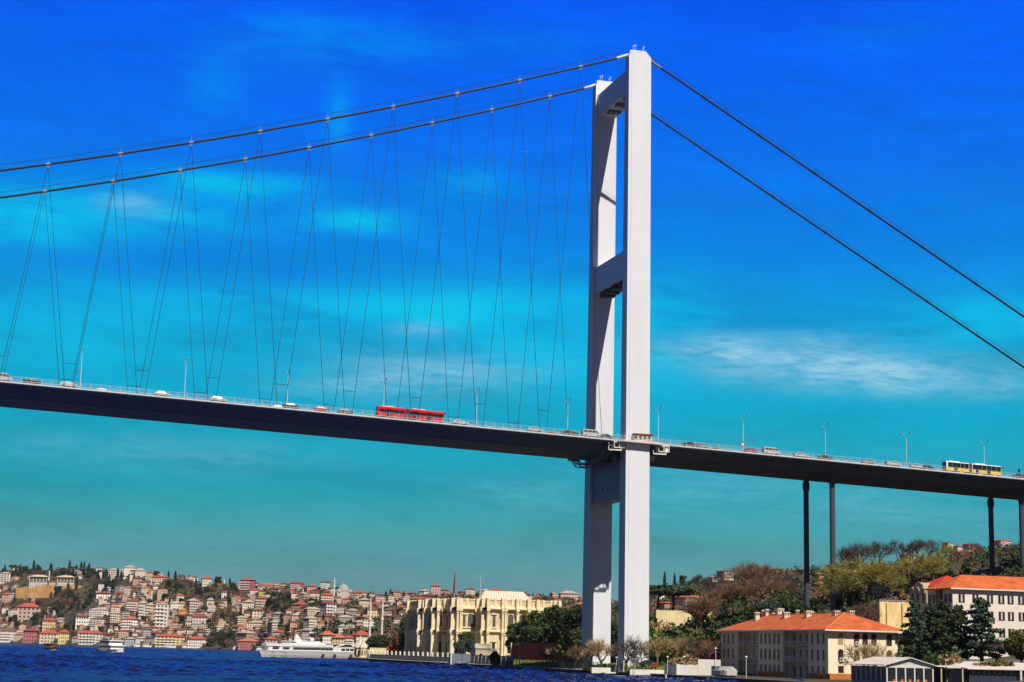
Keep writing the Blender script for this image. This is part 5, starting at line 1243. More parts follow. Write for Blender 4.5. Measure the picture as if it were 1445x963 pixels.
# right bank, ridge and slopes: (key, u, v of the top, distance, crown, width, label)
TL = [
 (('cypress',0),938,807,860,M_everb,.8,'lone dark cypress on the skyline nearest the right side of the tower'),
 (('cypress',1),952,809,850,M_everb,.9,'second dark cypress on the skyline right of the tower'),
 (('round',1),963,811,850,M_ever,1.0,'rounded dark evergreen on the skyline between two slim trees'),
 ((B,0),985,808,780,M_twigd,.9,'small bare tree on the skyline above the cream terrace wall'),
 (('pine',0),930,822,700,M_ever,1.6,'flat-topped dark pine just right of the tower on the hill'),
 (('pine',1),951,826,690,M_ever,1.7,'flat-topped dark pine above the orange-roofed hill house'),
 ((B,1),1003,812,735,M_twigd,1.0,'bare tree on the hilltop left of the pale ridge villa'),
 ((B,2),1014,806,715,M_twigd,1.0,'bare tree standing before the pale ridge villa'),
 ((B,3),1046,794,660,M_twig,1.1,'tall bare brown tree left part of the rounded ridge clump'),
 ((B,0),1060,789,655,M_twig,1.2,'tallest bare brown tree of the rounded ridge clump'),
 ((B,1),1078,792,660,M_twig,1.1,'bare brown tree at the right of the rounded ridge clump'),
 ((F_,0),1010,828,620,M_twig,1.1,'fuzzy brown bare tree behind the spreading tree by the cream wall'),
 ((F_,1),1030,817,615,M_twig,1.2,'fuzzy golden-brown bare tree over the left roof end of the shore house'),
 ((F_,0),1052,823,615,M_twig,1.25,'broad fuzzy brown tree halfway up the slope above the chimneys'),
 ((F_,1),1074,811,615,M_twig,1.2,'fuzzy russet bare tree right of the broad brown one'),
 ((F_,0),1096,815,615,M_twig,1.1,'fuzzy bare tree left of the two slim bridge columns'),
 ((B,2),1112,809,635,M_twigd,1.0,'dark bare tree close left of the left bridge column'),
 (('round',2),1027,866,470,M_ever,1.1,'dark round evergreen behind the left roof end of the shore house'),
 (('round',3),1056,850,490,M_ever,1.2,'dark evergreen above the leftmost chimneys of the shore house'),
 (('round',1),1082,846,490,M_everb,1.2,'dark evergreen above the middle chimneys of the shore house'),
 (('round',2),1104,838,505,M_ever,1.1,'dark evergreen left of the left bridge column'),
 (('round',3),1126,846,500,M_ever,1.0,'dark evergreen at the foot of the left bridge column'),
 ((B,3),1118,821,615,M_twigd,.9,'bare dark tree before the left bridge column'),
 (('round',1),1152,842,520,M_ever,1.0,'dark evergreen between the two slim bridge columns'),
 (('round',0),1163,850,500,M_everb,.9,'small dark evergreen just left of the right bridge column'),
 ((B,0),1196,767,615,M_twigd,.9,'tall dark bare tree just right of the right bridge column'),
 ((F_,1),1190,800,500,M_twigo,.9,'olive-tinged tree directly right of the right bridge column'),
 ((B,2),1212,761,620,M_twigd,1.0,'tall dark bare tree on the skyline, second right of the columns'),
 ((F_,0),1225,778,500,M_twigo,1.25,'large olive budding tree above the right end of the shore house'),
 ((F_,1),1250,787,500,M_twigo,1.0,'olive budding tree left of the yellow wall'),
 ((B,1),1240,759,645,M_twigd,1.1,'dark bare tree on the skyline behind the large olive tree'),
 ((B,3),1268,757,635,M_twigd,.9,'tall bare tree with dark trunk above the yellow wall'),
 ((B,0),1292,757,635,M_twigd,1.0,'tall bare skyline tree above the arched wing'),
 ((B,2),1310,758,645,M_twigd,1.1,'wide bare skyline tree above the red roof'),
 ((F_,0),1312,771,505,M_twigo,1.0,'olive budding tree behind the red roof'),
 ((F_,1),1333,766,640,M_twigo,1.1,'olive-brown tree above the middle of the red roof'),
 ((F_,0),1352,773,635,M_twig,1.0,'brown fuzzy tree behind the orange roof apex'),
 ((B,1),1364,787,615,M_twigd,1.0,'dark bare tree right behind the orange roof apex'),
 ((F_,1),1378,763,655,M_twig,1.0,'brown bare tree left of the thick right-hand column'),
 ((F_,0),1410,777,655,M_twig,1.0,'brown bare tree between the two right-hand bridge columns'),
 ((B,3),1425,771,665,M_twigd,1.1,'dark bare tree below the white hilltop villa at the right'),
 ((B,0),1440,765,665,M_twigd,1.0,'bare tree at the right edge of the picture'),
 (('round',2),1366,800,545,M_everb,.9,'dark evergreen among bare trees behind the orange roof'),
 (('round',3),1415,800,560,M_everb,1.0,'dark evergreen low between the right-hand columns'),
 (('round',1),1204,832,500,M_ever,.9,'dark evergreen above the right chimney of the shore house'),
 (('round',0),1180,836,505,M_ever,.9,'dark evergreen behind the right bridge column'),
 (('cypress',0),1271,800,545,M_everb,.7,'dark slim cypress among trunks above the yellow wall'),
 (('cypress',1),1280,806,540,M_everb,.8,'dark slim cypress left of the arched wing'),
 ((F_,1),1222,846,455,M_brownshrub,1.0,'reddish-brown bare thicket above the right hip of the shore roof'),
 (('bush',0),1236,862,440,M_shrub,.9,'green shrub at the left foot of the yellow wall'),
 (('cedar',0),1290,846,400,M_everb,.9,'leftmost dark layered conifer beside the shore house'),
 (('cedar',1),1312,850,405,M_everb,.9,'dark conifer in front of the arched wing'),
 (('cedar',2),1332,846,402,M_ever,.9,'dark conifer covering the corner of the white building'),
 (('cedar',3),1352,852,398,M_ever,.9,'dark layered conifer left of the tallest conifer'),
 (('cedar',0),1383,842,396,M_everb,1.25,'tallest dark layered conifer in front of the white building'),
 (('cedar',2),1322,872,390,M_ever,1.2,'lower dark conifer with sunlit lower boughs in the conifer group'),
 ((F_,0),1405,893,402,M_twig,1.1,'brown leafless tree before the white building right of the conifers'),
 (('round',0),1440,884,392,M_olive,1.0,'green-gold leafy tree at the right edge before the white building'),
 (('bush',1),1310,916,372,M_shrub,1.0,'bright green bush below the conifers left of the brown bush'),
 (('bush',2),1322,912,368,M_ever,.8,'dark green bush beside the bright one below the conifers'),
 (('bush',0),1340,910,365,M_twigp,.7,'golden-brown bush behind the pergola'),
 (('bush',1),1352,914,366,M_shrub,.5,'slim green bush right of the golden-brown bush'),
 (('bush',2),1405,925,366,M_olive,1.3,'yellow-green low hedge bush above the dark pavilion roof'),
 (('bush',1),1375,929,362,M_olive,1.6,'long olive hedge behind the dark pavilion'),
 ((SM,0),1222,899,364,M_twigp,1.15,'sunlit bare tree in front of the cream gable of the shore house'),
 # around the tower
 (('fan',0),988,834,505,M_twig,1.1,'spreading bare tree fanning out before the cream terrace wall'),
 ((SM,1),928,893,462,M_twigp,1.1,'bushy bare tree before the burgundy wall, nearest the tower'),
 ((SM,2),905,900,468,M_twigd,.8,'small bare tree touching the right side of the near tower leg'),
 ((SM,3),962,893,455,M_twigp,1.0,'bare tree in the middle of the row before the burgundy wall'),
 ((SM,0),982,897,448,M_twigd,1.0,'bare tree second from right in the row before the burgundy wall'),
 ((SM,2),1000,896,440,M_twig,.9,'bare tree at the right end of the row before the burgundy wall'),
 (('bush',0),918,872,500,M_shrub,.9,'sunlit green shrub atop the burgundy wall beside the tower'),
 (('bush',1),935,868,505,M_twigp,.8,'straw-coloured shrub atop the burgundy wall'),
 (('bush',2),955,876,500,M_ever,1.1,'dark green shrub behind the palm'),
 (('bush',3),972,874,498,M_olive,.8,'yellow-green shrub right of the palm'),
 (('bush',1),905,862,515,M_olive,1.0,'olive shrub directly right of the near tower leg'),
 (('bush',2),945,889,492,M_shrub,1.2,'low green shrub trailing over the burgundy wall'),
 ((SM,1),850,896,452,M_twigp,1.1,'bare pale tree with two stems before the far tower leg'),
 ((SM,3),833,897,458,M_twigp,1.0,'faint bare tree before the shaded side of the far tower leg'),
 ((SM,2),884,893,446,M_twigd,1.0,'dark bare tree with bent trunk before the near tower leg'),
 (('bush',0),846,937,440,M_shrub,1.0,'small green shrub on the lawn behind the left white parapet'),
 (('bush',1),861,938,438,M_shrub,1.0,'round green shrub between the white parapet and the far tower leg'),
 (('bush',2),901,938,432,M_shrub,1.0,'green shrub at the foot of the near tower leg, right of the bent tree'),
 (('bush',0),914,939,430,M_olive,1.0,'yellow-green shrub in front of the parked black car'),
 (('bush',1),936,940,428,M_shrub,1.0,'green shrub behind the right end of the long white parapet'),
 (('bush',2),948,938,430,M_shrub,1.0,'green shrub just left of the white annex'),
 (('bush',0),826,936,455,M_olive,1.0,'yellow-green shrub on the lawn left of the far tower leg'),
 (('light',0),798,884,500,M_fresh,1.15,'young yellow-green tree by the burgundy wall left of the tower'),
 ((SM,0),772,911,515,M_twig,1.1,'small pinkish bare tree before the burgundy wall'),
 ((SM,1),789,905,505,M_twigp,1.1,'bare bushy tree left of the young yellow-green tree'),
 ((SM,2),812,906,490,M_twig,.9,'bare tree between the young green tree and the tower'),
 (('round',0),733,872,605,M_ever,1.0,'dark evergreen at the left end of the grove by the palace'),
 (('round',1),757,862,600,M_olive,1.0,'sunlit olive-green tree in the grove right of the palace'),
 (('round',2),772,858,590,M_ever,1.1,'dark evergreen in the middle of the grove right of the palace'),
 (('round',3),786,853,600,M_ever,1.1,'tall dark evergreen with pale speckles below the end of the palace parapet'),
 (('round',1),806,851,590,M_ever,1.1,'dark evergreen left of the shaded tower leg'),
 (('round',0),822,848,595,M_ever,1.1,'dark evergreen touching the far tower leg'),
 (('round',2),750,880,570,M_ever,1.1,'low dark evergreen above the left part of the burgundy wall'),
 (('round',3),790,876,565,M_ever,1.2,'low dark evergreen above the middle of the burgundy wall'),
 (('round',2),868,872,560,M_ever,1.1,'dark evergreen seen between the tower legs'),
 (('round',0),658,888,640,M_ever,.9,'dark evergreen rising behind the blue-grey quay screen'),
 (('bush',3),699,914,560,M_ever,.8,'dark rounded bush beside the pale gatehouse'),
 (('round',3),650,900,632,M_everb,.8,'second dark evergreen behind the blue-grey quay screen'),
]
for key, u, vt, D, cr_, wd_, lb in TL:
    tup(key, u, vt, D, lb, cr_, M_barkp if cr_ in (M_twigp,) else M_bark, wd_, group='trees and shrubs of the near bank')
for key, u, vt, D, cr_, wd_, lb, z in [
 (('round',1),583,868,735,M_ever,.75,'dark evergreen at the left end of the palace',2.0),
 (('round',2),574,884,745,M_ever,.9,'lower dark evergreen left of the palace behind the red arcade',2.0),
 (('round',3),534,893,830,M_ever,1.3,'rounded dark tree at the feet of the twin minarets',2.0),
 (('bush',2),563,884,840,M_twig,1.2,'brown thicket before the mosque dome right of the twin minarets',2.0)]:
    tup(key, u, vt, D, lb, cr_, M_bark, wd_, zmin=z, group='trees and shrubs of the near bank')
# palm
p = at(960, 882, 495); zg = G(p[0], p[1]); t = thing('palm_tree', 'small green palm above the burgundy wall', 'palm', (p[0], p[1], zg)); H = max(3, p[2]-zg)
MB().tube([(0,0,-.2),(.1,0,H*.5),(0,0,H*.72)], [.25,.2,.2], 8).obj('trunk', M_bark, t)
q = MB()
for i in range(16):
    a = i*2.4; L = H*.30*(.8+.4*rng.random()); up_ = .9-.06*i
    pts = [np.array((L*s*cos(a), L*s*sin(a), H*.72+L*(up_*s-.9*s*s))) for s in np.linspace(0, 1, 7)]
    for j in range(6):
        sd_ = np.array((-sin(a), cos(a), 0))
        for k in (-1, 1): q.add([pts[j], pts[j+1], pts[j+1]+sd_*k*.55*(1-j/7)+(0,0,-.2), pts[j]+sd_*k*.55*(1-j/7.5)+(0,0,-.2)], [(0,1,2,3)])
q.obj('crown', M_shrub, t)
# undergrowth on the near slopes and hedges
def thicket(name, pts, h, w, m, seed, n=60, size=.5):
    r = np.random.RandomState(seed); qs = []
    for (x, y, z) in pts:
        hh, ww = h*(.6+.8*r.rand()), w*(.6+.8*r.rand()); c = r.randn(n, 3); c /= np.linalg.norm(c, axis=1)[:, None]; c *= (.5+.5*r.rand(n))[:, None]; c[:, 2] = np.abs(c[:, 2])
        qs.append(leafquads(c*np.array((ww, ww, hh))+np.array((x, y, z-.1)), size, r))
    g = MB(); g.quads(np.concatenate(qs)); return tag(g.obj(name, m), kind='stuff')
r_ = np.random.RandomState(77); P1, P2 = [], []
for i in range(1500):
    x = 27+230*r_.rand()**1.3; y = -40+430*r_.rand()
    if 50 < x-0 and y > 180 and x < 70: continue
    if x < 60 and y > 185: continue
    (P1 if r_.rand() < .68 else P2).append((x, y, G(x, y)))
thicket('undergrowth', P1, 3.0, 2.4, M_ever, 5, 50, .5); thicket('brown_undergrowth', P2, 3.6, 2.6, M_twig, 6, 50, .42)
P3 = [(xa1+.5+(xa2-xa1-.5)*r_.rand(), -57.5+r_.rand()*4, ony(970, 938, -58)[2]) for i in range(90)]
h_ = thicket('hedge', P3, 1.3, .9, M_twigp, 8, 40, .3); del h_['kind']; tag(h_, 'dry brown clipped hedge on top of the white annex', 'hedge')
P3 = [(ony(890,948,-46)[0]+(ony(989,948,-46)[0]-ony(890,948,-46)[0])*r_.rand(), -44.8+r_.rand()*.6, 1.7) for i in range(120)]
h_ = thicket('hedge', P3, .6, .5, M_olive, 9, 30, .25); del h_['kind']; tag(h_, 'low olive hedge behind the long white quay parapet', 'hedge')
# ================================================================ far shore: town, mosques, woods, boats
TXT = {'white':(.80,.74,.66),'cream':(.76,.64,.46),'pinkish':(.66,.46,.37),'ochre':(.66,.47,.22),'salmon':(.60,.33,.24),'grey':(.46,.43,.41),'yellow':(.74,.60,.28),'rose':(.46,.14,.15)}
ROOF = {'red':(.40,.085,.055),'orange':(.46,.15,.07),'brown':(.19,.085,.06),'pale':(.42,.34,.29),'maroon':(.24,.055,.055)}
FM = {k: facade_mat('town_'+k, c) for k, c in TXT.items()}
RM = {k: mat('townroof_'+k, c, rough=.85, var=.2, scale=.5) for k, c in ROOF.items()}
M_slab = mat('balcony_slab', (.72,.68,.62))
# house prototypes, built about their base centre: (w, d, h, kind)
HK = {'cottage':(9,8,6.2),'annexed':(15,10,8.0),'flat':(12,11,12.4),'house':(12,10,9.3),'block':(14,12,15.5),'villa':(20,14,9.3),'slab':(26,13,12.4),'tower':(12,12,21.7)}
HP = {}
for k, (w_, d_, h_) in HK.items():
    a = MB(); a.box(-w_/2, w_/2, -d_/2, d_/2, -6, h_)
    if k in ('block','slab','tower'):
        for i in range(1, int(h_/3.1)): a.box(-w_/2-.8, w_/2*.3, -d_/2-.9, -d_/2+.1, i*3.1-.35, i*3.1+.55, 1)
    if k == 'annexed': a.box(w_/2-.01, w_/2+5, -d_/2+1.5, d_/2-1, -6, h_*.6); a.box(-w_/2+1, -w_/2+5, -d_/2-1.3, -d_/2+.1, 2.9, 3.5, 1)
    if k == 'flat':
        for i in (1, 2, 3): a.box(-w_*.1, w_/2+.9, -d_/2-1.1, -d_/2+.1, i*3.1-.3, i*3.1+.6, 1)
    b = MB()
    if k == 'annexed': b.hip(-w_/2, w_/2, -d_/2, d_/2, h_, 2.6, ov=.8, gable=.8); b.hip(w_/2+.3, w_/2+5, -d_/2+1.5, d_/2-1, h_*.6, 1.3, ov=.5)
    elif k == 'flat': b.box(-w_/2-.25, w_/2+.25, -d_/2-.25, d_/2+.25, h_, h_+.5); b.box(-w_*.3, w_*.15, -1, d_*.4, h_+.5, h_+3.1); b.box(w_*.3, w_*.3+.9, 0, .9, h_+.5, h_+2.2)
    elif k == 'tower': b.box(-w_/2-.3, w_/2+.3, -d_/2-.3, d_/2+.3, h_, h_+.5); b.box(-2, 2, -2, 2, h_+.5, h_+3)
    else: b.hip(-w_/2, w_/2, -d_/2, d_/2, h_, min(w_, d_)*.24, ov=.8); b.box(w_*.18, w_*.18+1, -.5, .5, h_+1, h_+min(w_, d_)*.24+1.2)
    HP[k] = (a.mesh('wall', [FM['white'], M_slab]), b.mesh('roof', RM['red']))
HOUSES = []
def house(k, P, rz, wc, rc, s=(1,1,1), label=None, name=None, cat=None):
    t = thing(name or {'block':'apartment_block','tower':'apartment_block','slab':'apartment_block','villa':'villa'}.get(k, 'house'), label, cat or ('apartments' if k in ('block','slab','tower') else 'house'), tuple(P), rz, 'houses of the far hillside town')
    t.scale = s
    for nm, me, m in (('wall', HP[k][0], FM[wc]), ('roof', HP[k][1], RM[rc])):
        o = bpy.data.objects.new(nm, me); COL.objects.link(o); o.parent = t; o.material_slots[0].link = 'OBJECT'; o.material_slots[0].material = m
    u, v = px(P); HOUSES.append([t, u, v, wc, rc, k, label]); return t
occ = []
def free(u, v, hw, hh):
    return all(abs(u-a) > (hw+b)*.76 or abs(v-c) > (hh+d)*.5 for a, c, b, d in occ)
def yawface(u): return rng.choice((0,-.2,.25,.6,-.5,1.2,-1.0,.9))+rng.uniform(-.2,.2)
def hpx(k, u0, u1, vt, vb, wc, rc, label=None, ratio=None):
    """a house whose front spans u0..u1, base at vb and eaves near vt, standing on the far hill"""
    P, D = far_point((u0+u1)/2, vb); w_, d_, h_ = HK[k]; sc = D/FOC
    sx_ = (u1-u0)*sc/w_/1.1; sz_ = (vb-vt)*sc/(h_+min(w_, d_)*.24)
    occ.append(((u0+u1)/2, (vt+vb)/2, (u1-u0)/2, (vb-vt)/2))
    return house(k, P, rng.uniform(-.12, .12)-.15, wc, rc, (sx_, max(sx_, sz_)*.9, sz_), label)
# houses one can single out in the picture
for a in [
 ('slab',0,23,890,908,'white','brown'),('house',33,53,889,908,'rose','maroon'),('villa',55,82,892,909,'cream','red'),('house',82,97,891,909,'yellow','red'),
 ('slab',111,146,893,911,'white','red'),('house',176,190,901,912,'grey','pale'),('slab',218,261,897,914,'yellow','red'),('villa',264,292,900,915,'white','red'),
 ('villa',335,366,903,917,'rose','orange'),('house',372,392,900,918,'pinkish','red'),('villa',24,57,853,874,'pinkish','red'),('block',0,15,809,823,'white','pale'),
 ('house',60,79,874,890,'ochre','red'),('house',106,125,868,887,'white','brown'),('slab',126,154,859,872,'white','pale'),('block',128,150,872,886,'white','brown'),('block',156,170,864,882,'cream','pale'),
 ('block',171,195,872,893,'white','orange'),('block',196,206,849,873,'white','pale'),('block',206,217,852,874,'cream','pale'),('tower',218,238,851,890,'white','pale'),('slab',178,200,846,862,'pinkish','brown'),
 ('cottage',252,262,850,859,'yellow','pale'),('villa',253,270,860,872,'ochre','orange'),('villa',270,293,868,884,'white','maroon'),('cottage',273,286,846,856,'grey','maroon'),('house',291,302,845,858,'cream','pale'),
 ('house',308,320,845,858,'cream','brown'),('house',312,327,834,846,'white','maroon'),('block',338,360,817,836,'rose','red'),('house',342,360,848,862,'cream','pale'),('villa',348,376,877,888,'cream','pale'),
 ('house',354,373,860,874,'cream','brown'),('villa',410,432,866,880,'pinkish','pale'),('house',408,424,876,888,'salmon','brown'),('villa',476,500,869,881,'grey','pale'),('house',477,488,882,895,'white','pale'),
 ('villa',434,450,840,850,'cream','pale'),('block',452,470,838,857,'pinkish','red'),('slab',560,585,856,866,'salmon','red'),('block',567,580,842,855,'cream','pale'),('house',518,533,858,872,'yellow','brown'),
 ('house',140,157,806,813,'white','red'),('block',153,166,803,818,'cream','pale'),('villa',190,205,803,815,'white','pale'),('house',187,200,815,825,'salmon','maroon'),('villa',212,240,813,822,'pinkish','red'),('villa',243,259,811,818,'cream','pale'),
 ('villa',284,298,814,827,'cream','red'),('villa',303,318,815,824,'ochre','red'),('slab',365,398,818,828,'salmon','orange'),('slab',408,430,822,834,'rose','maroon'),('house',432,447,826,836,'salmon','red'),
 ('house',3,15,838,850,'salmon','red'),('cottage',67,82,857,863,'white','pale'),('house',135,157,836,848,'white','brown'),('block',106,122,804,812,'cream','brown')]:
    hpx(*a)
# waterfront terrace behind the ferry
for a in [('villa',452,470,893,905,'white','orange'),('villa',466,486,897,912,'yellow','orange'),('block',484,499,899,916,'white','red'),('villa',499,520,893,908,'cream','red'),('house',548,560,898,909,'cream','red'),('house',440,452,900,912,'cream','brown')]:
    P = at((a[1]+a[2])/2, a[4], 1120); P[2] = 1.2+(hor(a[1])-a[4]+14)*.25; w_, d_, h_ = HK[a[0]]; sc = 1120/FOC
    s_ = ((a[2]-a[1])*sc/w_, 1.0, max(.5, (at(a[1], a[3], 1120)[2]-P[2])/(h_+2)))
    occ.append(((a[1]+a[2])/2, (a[3]+a[4])/2, (a[2]-a[1])/2, 8)); house(a[0], P, rng.uniform(-.1,.1), a[5], a[6], s_)
# two pavilions on the ochre terrace, the terrace wall, the sports field, the mosques
LM = []
for u0, u1, lb in ((41,68,'left one of two white pavilions with pale hip roofs above the ochre wall'), (80,106,'right one of two white pavilions with pale hip roofs above the ochre wall')):
    P, D = far_point((u0+u1)/2, 829); sc = D/FOC; w_ = (u1-u0)*sc*.86; t = thing('pavilion', lb, 'pavilion', tuple(P), -.2, 'white pavilions on the terrace'); h_ = 13*sc
    MB().box(-w_/2, w_/2, -w_*.3, w_*.3, -5, h_*.45).obj('base_storey', FM['white'], t)
    MB().box(-w_/2+1.5, w_/2-1.5, -w_*.3+1.5, w_*.3-1.5, h_*.45, h_).obj('upper_storey', mat('pavilion_shade', (.16,.14,.12)), t)
    for i in range(6):
        xx = -w_/2+.6+(w_-1.2)*i/5; MB().box(xx-.45, xx+.45, -w_*.3+.1, -w_*.3+1, h_*.45, h_).obj('column', M_slab, t)
    MB().hip(-w_/2, w_/2, -w_*.3, w_*.3, h_, w_*.10, ov=1.6, th=.9).obj('roof', mat('pavilion_roof', (.62,.50,.32)), t)
    occ.append(((u0+u1)/2, 822, 16, 9))
t = thing('terrace_wall', 'long ochre retaining wall below the two white pavilions', 'wall')
Dw = far_point(85, 838)[1]; pts = []
for u in np.linspace(22, 141, 14):
    d_ = ray(u, 838); h_ = hypot(d_[0], d_[1]); pts.append(np.array([CX+d_[0]/h_*Dw, CY+d_[1]/h_*Dw, CH+d_[2]/h_*Dw]))
q = MB()
for i, (a, b) in enumerate(zip(pts[:-1], pts[1:])):
    D = hypot(a[0]-CX, a[1]-CY); hgt = (11 if 2 < i < 11 else 8)*D/FOC+1.5*sin(i*1.7); mid = (a+b)/2; n_ = (mid-Cv); n_[2] = 0; n_ /= np.linalg.norm(n_)
    q.loft([[p+(0,0,-8), p+(0,0,hgt), p+n_*9+(0,0,hgt), p+n_*9+(0,0,-8)] for p in (a, b)])
q.obj('wall_body', mat('ochre_rock', (.36,.19,.065), rough=.95, scale=.09, var2=(.56,.34,.13), streak=(1,1,.6)), t)
p, D = far_point(144, 834); t = thing('house', 'small pale cube-shaped house at the right end of the ochre wall', 'house', tuple(p)); MB().box(-7, 7, -6, 6, -5, 11).obj('wall', FM['white'], t); MB().box(-7.3, 7.3, -6.3, 6.3, 11.002, 11.6).obj('roof', RM['pale'], t)
for u in (30, 60, 90, 120): occ.append((u, 834, 20, 8))
t = thing('sports_field', 'bright yellow-green terrace on the far hill', 'field'); P, D = far_point(380, 843); sc = D/FOC
t.location = P; MB().box(-15*sc, 15*sc, -2, 30, -4, 6.5*sc).obj('bank', mat('field_yellow', (.50,.43,.09), var=.15, scale=.1), t); occ.append((380, 840, 18, 5))
def minaret(parent, x, y, z0, H, r=1.5):
    MB().lathe([(r*1.5,-4),(r*1.5,H*.18),(r,H*.22),(r*.95,H*.55),(r*1.5,H*.58),(r*1.5,H*.61),(r*.85,H*.615),(r*.8,H*.80),(r*.95,H*.81),(.1,H)], (x, y, z0), 10).obj('minaret', mat('minaret_stone', (.72,.68,.58)), parent)
P, D = far_point(484, 849); sc = D/FOC; t = thing('mosque', 'white mosque with tall grey dome and one minaret on the far skyline', 'mosque', tuple(P))
W_ = 22*sc; MB().box(-W_/2, W_/2, -W_/2, W_/2, -6, 12*sc).obj('prayer_hall', mat('hall_stone', (.50,.46,.40)), t)
MB().lathe([(9*sc,0),(9*sc,3*sc),(8.2*sc,5*sc),(6.5*sc,8*sc),(4*sc,10.5*sc),(1.2*sc,12*sc),(.3*sc,14*sc)], (0,0,11.8*sc), 20).obj('dome', mat('dome_lead', (.33,.32,.31), var=.1), t)
for a in range(4): MB().lathe([(4*sc,0),(3.4*sc,2.4*sc),(1.5*sc,4*sc),(.1,4.4*sc)], (W_*.36*(1 if a % 2 else -1), W_*.36*(1 if a > 1 else -1), 12*sc), 12).obj('small_dome', mat('dome_lead', (.42,.42,.42)), t)
minaret(t, -13*sc, 0, 0, 33*sc, 1.1*sc); occ.append((484, 838, 16, 14))
P = at(552, 893, 1080); P[2] = 4; sc = 1080/FOC; t = thing('mosque', 'waterside mosque with broad pale dome and twin white minarets', 'mosque', tuple(P))
MB().box(-9*sc, 11*sc, -8*sc, 8*sc, -4, 9*sc).obj('prayer_hall', M_slab, t)
MB().lathe([(11*sc,0),(11*sc,3*sc),(10*sc,7*sc),(7*sc,10.5*sc),(3*sc,12.5*sc),(.3*sc,14*sc)], (1*sc,0,8*sc), 22).obj('dome', mat('dome_pale', (.62,.56,.50)), t)
for u in (523.5, 540.5):
    q = at(u, 843, 1080); minaret(t, q[0]-P[0], q[1]-P[1], 0, q[2]-P[2], 1.5*sc)
occ.append((535, 880, 12, 14)); occ.append((552, 885, 14, 10))
for u, vt, vb, lb in ((316.5, 809, 822, 'thin white minaret on the far skyline above the town'), (213.5, 834, 850, 'thin white minaret among the houses halfway up the far hill'), (69, 806, 820, 'small pale minaret beside the left white pavilion')):
    P, D = far_point(u, vb); t = thing('minaret', lb, 'minaret', tuple(P)); minaret(t, 0, 0, 0, (vb-vt)*D/FOC, 1.3)
# woods: places kept free of random houses (u0, u1, v0, v1)
WOOD = [(0,130,795,815),(0,60,850,860),(60,130,838,868),(20,60,870,890),(225,335,824,850),(255,330,850,866),(298,340,866,886),(330,352,838,850),(292,335,896,916),(375,415,842,868),(86,110,866,905),(400,440,850,864),(436,500,858,868),(462,472,885,900),(110,190,820,836),(92,160,824,836)]
def inwood(u, v): return any(a < u < b and c < v < d for a, b, c, d in WOOD)
WC = [('white',34),('cream',34),('pinkish',14),('ochre',4),('salmon',6),('grey',5),('yellow',2),('rose',2)]
RC = [('red',22),('orange',8),('brown',28),('pale',30),('maroon',12)]
def pick(t): return rng.choices([a for a, _ in t], [b for _, b in t])[0]
tries = 0
while len(HOUSES) < 385 and tries < 30000:
    tries += 1; u = rng.uniform(-20, 600) if rng.random() < .93 else rng.uniform(600, 840)
    az = az_of(u); top = lerp(u, RU, RV); bot = lerp(u, [0,200,360,400,440,520,600,850],[905,910,914,916,910,892,880,868]); v = rng.uniform(top-1, bot)
    if inwood(u, v): continue
    dens = 1.0 if u > 380 else (.95 if v > 862 or u > 140 else .45)
    if u > 600: dens = 1.0 if v < top+10 else .25
    if rng.random() > dens: continue
    k = rng.choices(['cottage','house','block','villa','slab','tower','annexed','flat'], [22,22,16 if v > 840 or u > 400 else 8,8,4,1,20,16])[0]
    P, D = far_point(u, v); sc = D/FOC; w_, d_, h_ = HK[k]; s = rng.uniform(.58, 1.02)
    if u > 400: s *= .85
    hw, hh = w_*s/sc/2, (h_*s+2)/sc/2
    if not free(u, v-hh, hw, hh): continue
    occ.append((u, v-hh, hw, hh)); wc = pick(WC)
    if u > 400 and rng.random() < .3: wc = rng.choice(['pinkish','salmon','cream','rose'])
    house(k, P, yawface(u), wc, pick(RC), (s, s, s*rng.uniform(.85,1.15)))
# the near bank's hill houses
def nb(k, u0, u1, vt, vb, D, wc, rc, label, name=None):
    for D2 in np.arange(480, 1100, 6):
        P = at((u0+u1)/2, vb, D2)
        if G(P[0], P[1]) >= P[2]: D = D2; break
    P = at((u0+u1)/2, vb, D); w_, d_, h_ = HK[k]; sc = D/FOC; t = house(k, P, .35, wc, rc, ((u1-u0)*sc/w_/1.15, (u1-u0)*sc/w_/1.15, (vb-vt)*sc/(h_+2)), label); t['group'] = 'houses on the near hill'; HOUSES.pop(); return t
nb('villa',953,990,841,858,600,'cream','orange','cream villa with orange hip roof above the cream terrace wall')
nb('house',928,952,850,860,610,'salmon','red','low reddish house between the tower and the orange-roofed villa')
nb('block',1013,1034,806,816,690,'cream','brown','pale ridge villa behind bare trees')
nb('house',1086,1103,803,814,720,'cream','maroon','cream house with dark roof on the ridge left of the columns')
nb('cottage',1150,1166,822,832,640,'ochre','orange','small ochre house with orange roof between the slim columns')
nb('cottage',1150,1162,809,817,760,'salmon','red','tiny pinkish house high up between the slim columns')
nb('house',920,944,833,846,640,'white','pale','white house under dark pines beside the tower')
nb('villa',1270,1294,783,790,700,'white','red','white house glimpsed behind bare trees above the yellow wall')
nb('block',1360,1374,768,781,760,'pinkish','maroon','pinkish house on the skyline left of the thick columns')
nb('block',1331,1344,766,776,760,'cream','brown','pale house on the skyline above the red roof')
nb('slab',1402,1428,763,772,800,'white','red','white hilltop villa with red roof between the right-hand columns')
nb('cottage',1345,1357,770,778,780,'white','red','small white house on the skyline left of the pinkish one')
nb('cottage',1128,1142,803,811,760,'grey','maroon','grey house on the ridge just left of the left column')
nb('villa',1000,1012,814,819,720,'grey','pale','low grey house on the ridge left of the pale ridge villa')
nb('house',1195,1212,806,822,600,'cream','pale','cream house half hidden right of the right slim column')
nb('house',1228,1262,822,842,575,'yellow','pale','sunlit yellow house behind trunks above the yellow wall')
